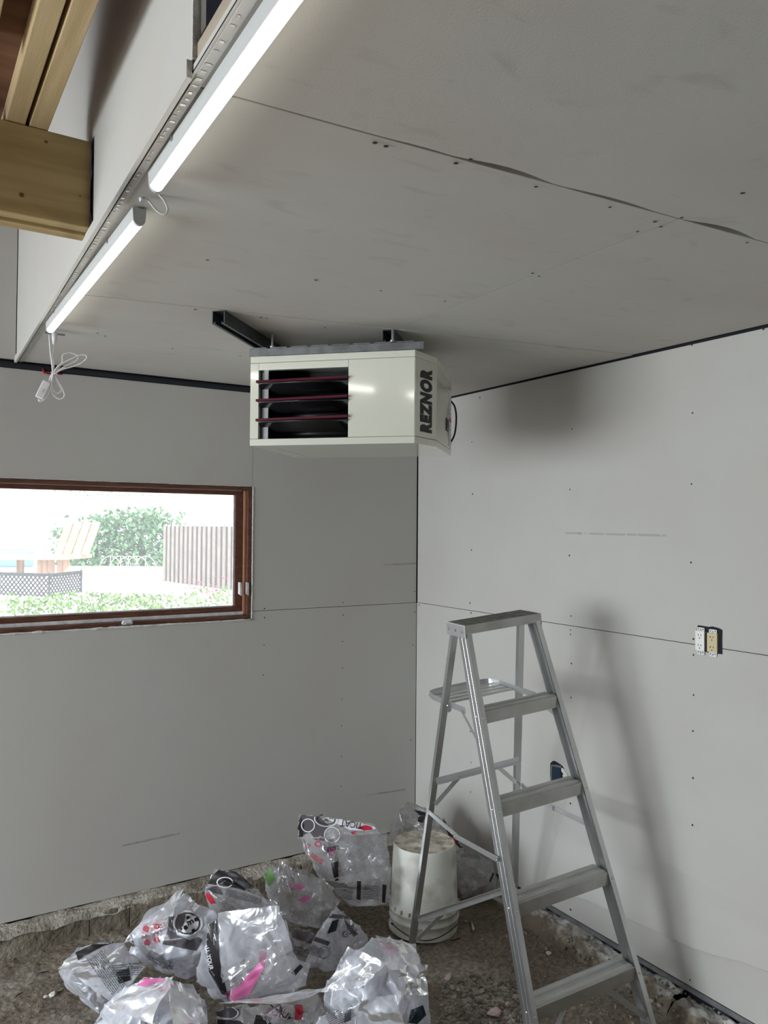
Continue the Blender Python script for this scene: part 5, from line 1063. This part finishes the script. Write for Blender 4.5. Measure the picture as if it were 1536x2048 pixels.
# wooden seat with slanted back
bn = empty('garden_bench', 'pale wooden garden bench with slanted board back outside the window', 'bench')
def gp(px, py, d=11.6): return deep(px, py, d)
for i in range(4):
    a = 118+i*18; q = MB(); p0, p1 = gp(a-2, 1110), gp(a+22, 1043); q.bar(p0, p1, [(-.055, -.012), (.055, -.012), (.055, .012), (-.055, .012)], (gp(200, 1050)-gp(100, 1050))); q.build('back_board', M['gwood'], bn)
q = MB(); p0 = gp(-60, 1114); p1 = gp(150, 1114, 11.4); q.bar(p0, p1, [(-.03, -.5), (.03, -.5), (.03, .3), (-.03, .3)], (0, 0, 1)); q.build('seat', M['gwood'], bn)
for px in (82, 93, 104, 122, 134): q = MB(); c = depthpt(px, 11.4, GZ); q.box((-.042, -.02, 0), (.042, .02, .31)); q.v = [tuple(c+np.array(v)) for v in q.v]; q.build('leg_board', M['gwood'], bn)
q = MB(); c = depthpt(42, 11.6, GZ); q.box((-.05, -.04, 0), (.05, .04, .28)); q.v = [tuple(c+np.array(v)) for v in q.v]; q.build('leg', M['gwood'], bn)
q = MB(); c = depthpt(20, 14, GZ); q.box((-1.1, -.4, 0), (.35, .4, .3)); q.v = [tuple(c+np.array(v)) for v in q.v]; tag(q.build('pool_cover', M['tarp'], None, .05), 'low pale blue covered shape behind the garden bench', 'cover')
# lattice
q = MB(); c = depthpt(330, 34, GZ); q.box((-4.5, 0, 0), (14, 4, 5.5)); q.v = [tuple(c+np.array(v)) for v in q.v]; hs2 = q.build('neighbour_house', M['siding']); tag(hs2, 'plain white building far beyond the picket fence and hedge', 'house')
lt = empty('lattice_edging', 'low dark lattice edging outside the window at lower left', 'lattice')
for (a, b), (c_, d_) in (((-40, 8.4), (100, 8.1)), ((100, 8.1), (164, 8.7))):
    P0, P1 = depthpt(a, b, GZ), depthpt(c_, d_, GZ); Lx = np.linalg.norm(P1-P0); ux = (P1-P0)/Lx; hh = .23
    q = MB(); q.bar(P0+[0, 0, hh], P1+[0, 0, hh], [(-.012, -.012), (.012, -.012), (.012, .012), (-.012, .012)], (0, 0, 1)); q.bar(P1, P1+np.array([0, 0, hh+.02]), [(-.01, -.01), (.01, -.01), (.01, .01), (-.01, .01)], (1, 0, 0)); q.build('top_rail', M['strut'], lt)
    q = MB(); n = int(Lx/.055)
    for i in range(-4, n):
        for s in (1, -1):
            x0 = i*.055; x1 = x0+hh
            if s < 0: x0, x1 = x1, x0
            xa, xb = max(0, min(Lx, x0)), max(0, min(Lx, x1)); 
            if abs(xb-xa) < .01: continue
            za = hh*(xa-x0)/(x1-x0); zb3 = hh*(xb-x0)/(x1-x0); q.bar(P0+ux*xa+[0, 0, za], P0+ux*xb+[0, 0, zb3], [(-.007, -.003), (.007, -.003), (.007, .003), (-.007, .003)], (0, 0, 1))
    tag(q.build('lattice_strip', M['strut'], lt), kind='stuff')
ar = empty('wire_edging', 'white wire arch edging outside the window before the hedge', 'garden edging')
for px in (222, 242, 258, 275, 292):
    c = depthpt(px, 9.6, GZ); q = MB(); q.tube([c+np.array([.13*math.cos(a)*1.0, 0, .20+.19*math.sin(a)]) if False else c+RT*.14*math.cos(a)+np.array([0, 0, .18+.19*math.sin(a)]) for a in np.linspace(0, math.pi, 14)], .0035, 5); q.tube([c+RT*.14, c+RT*.14+np.array([0, 0, .18])], .0035, 5); q.tube([c-RT*.14, c-RT*.14+np.array([0, 0, .18])], .0035, 5); q.tube([c, c+np.array([0, 0, .36])], .003, 5); q.build('wire_arch', M['siding'], ar, fix=False)
def plantbed(name, label, pxs, d, h, m_, n=120, size=.035, cat='plants'):
    global LASTBED; q = MB()
    for px in pxs: leaves(q, depthpt(px, d+random.uniform(-.3, .3), GZ+h*.5), np.array([.16, .16, h*.5]), n, size)
    LASTBED = tag(q.build(name, m_, fix=False), label, cat, kind='stuff')
plantbed('leafy_plants', 'bright green low plants just outside the window', list(range(15, 350, 13)), 6.6, .17, M['lime'], 34, .024)
plantbed('flowering_plants', 'pink flowered low plants before the picket fence', list(range(385, 470, 10)), 7.2, .18, M['lime'], 22, .022)
q = MB()
for i in range(60): c = depthpt(random.uniform(370, 465), 7.1, GZ+random.uniform(.1, .3)); q.stone(c, .009)
tag(q.build('flower_head', M['flower'], LASTBED, fix=False), 'small pink flower heads', kind='stuff')
q = MB(); c = depthpt(40, 24, GZ); q.box((-4.2, -.1, 0), (1.7, 4, 4.2)); q.v = [tuple(c+np.array(v)) for v in q.v]; hs = q.build('neighbour_house', M['siding']); tag(hs, 'white sided house beyond the garden bench outside the window', 'house')
q = MB()
for k in range(16): q.box((-4.2, -.115, .24*k), (1.7, -.1, .24*k+.215))
q.v = [tuple(c+np.array(v)) for v in q.v]; tag(q.build('siding_board', M['siding'], hs), kind='stuff')
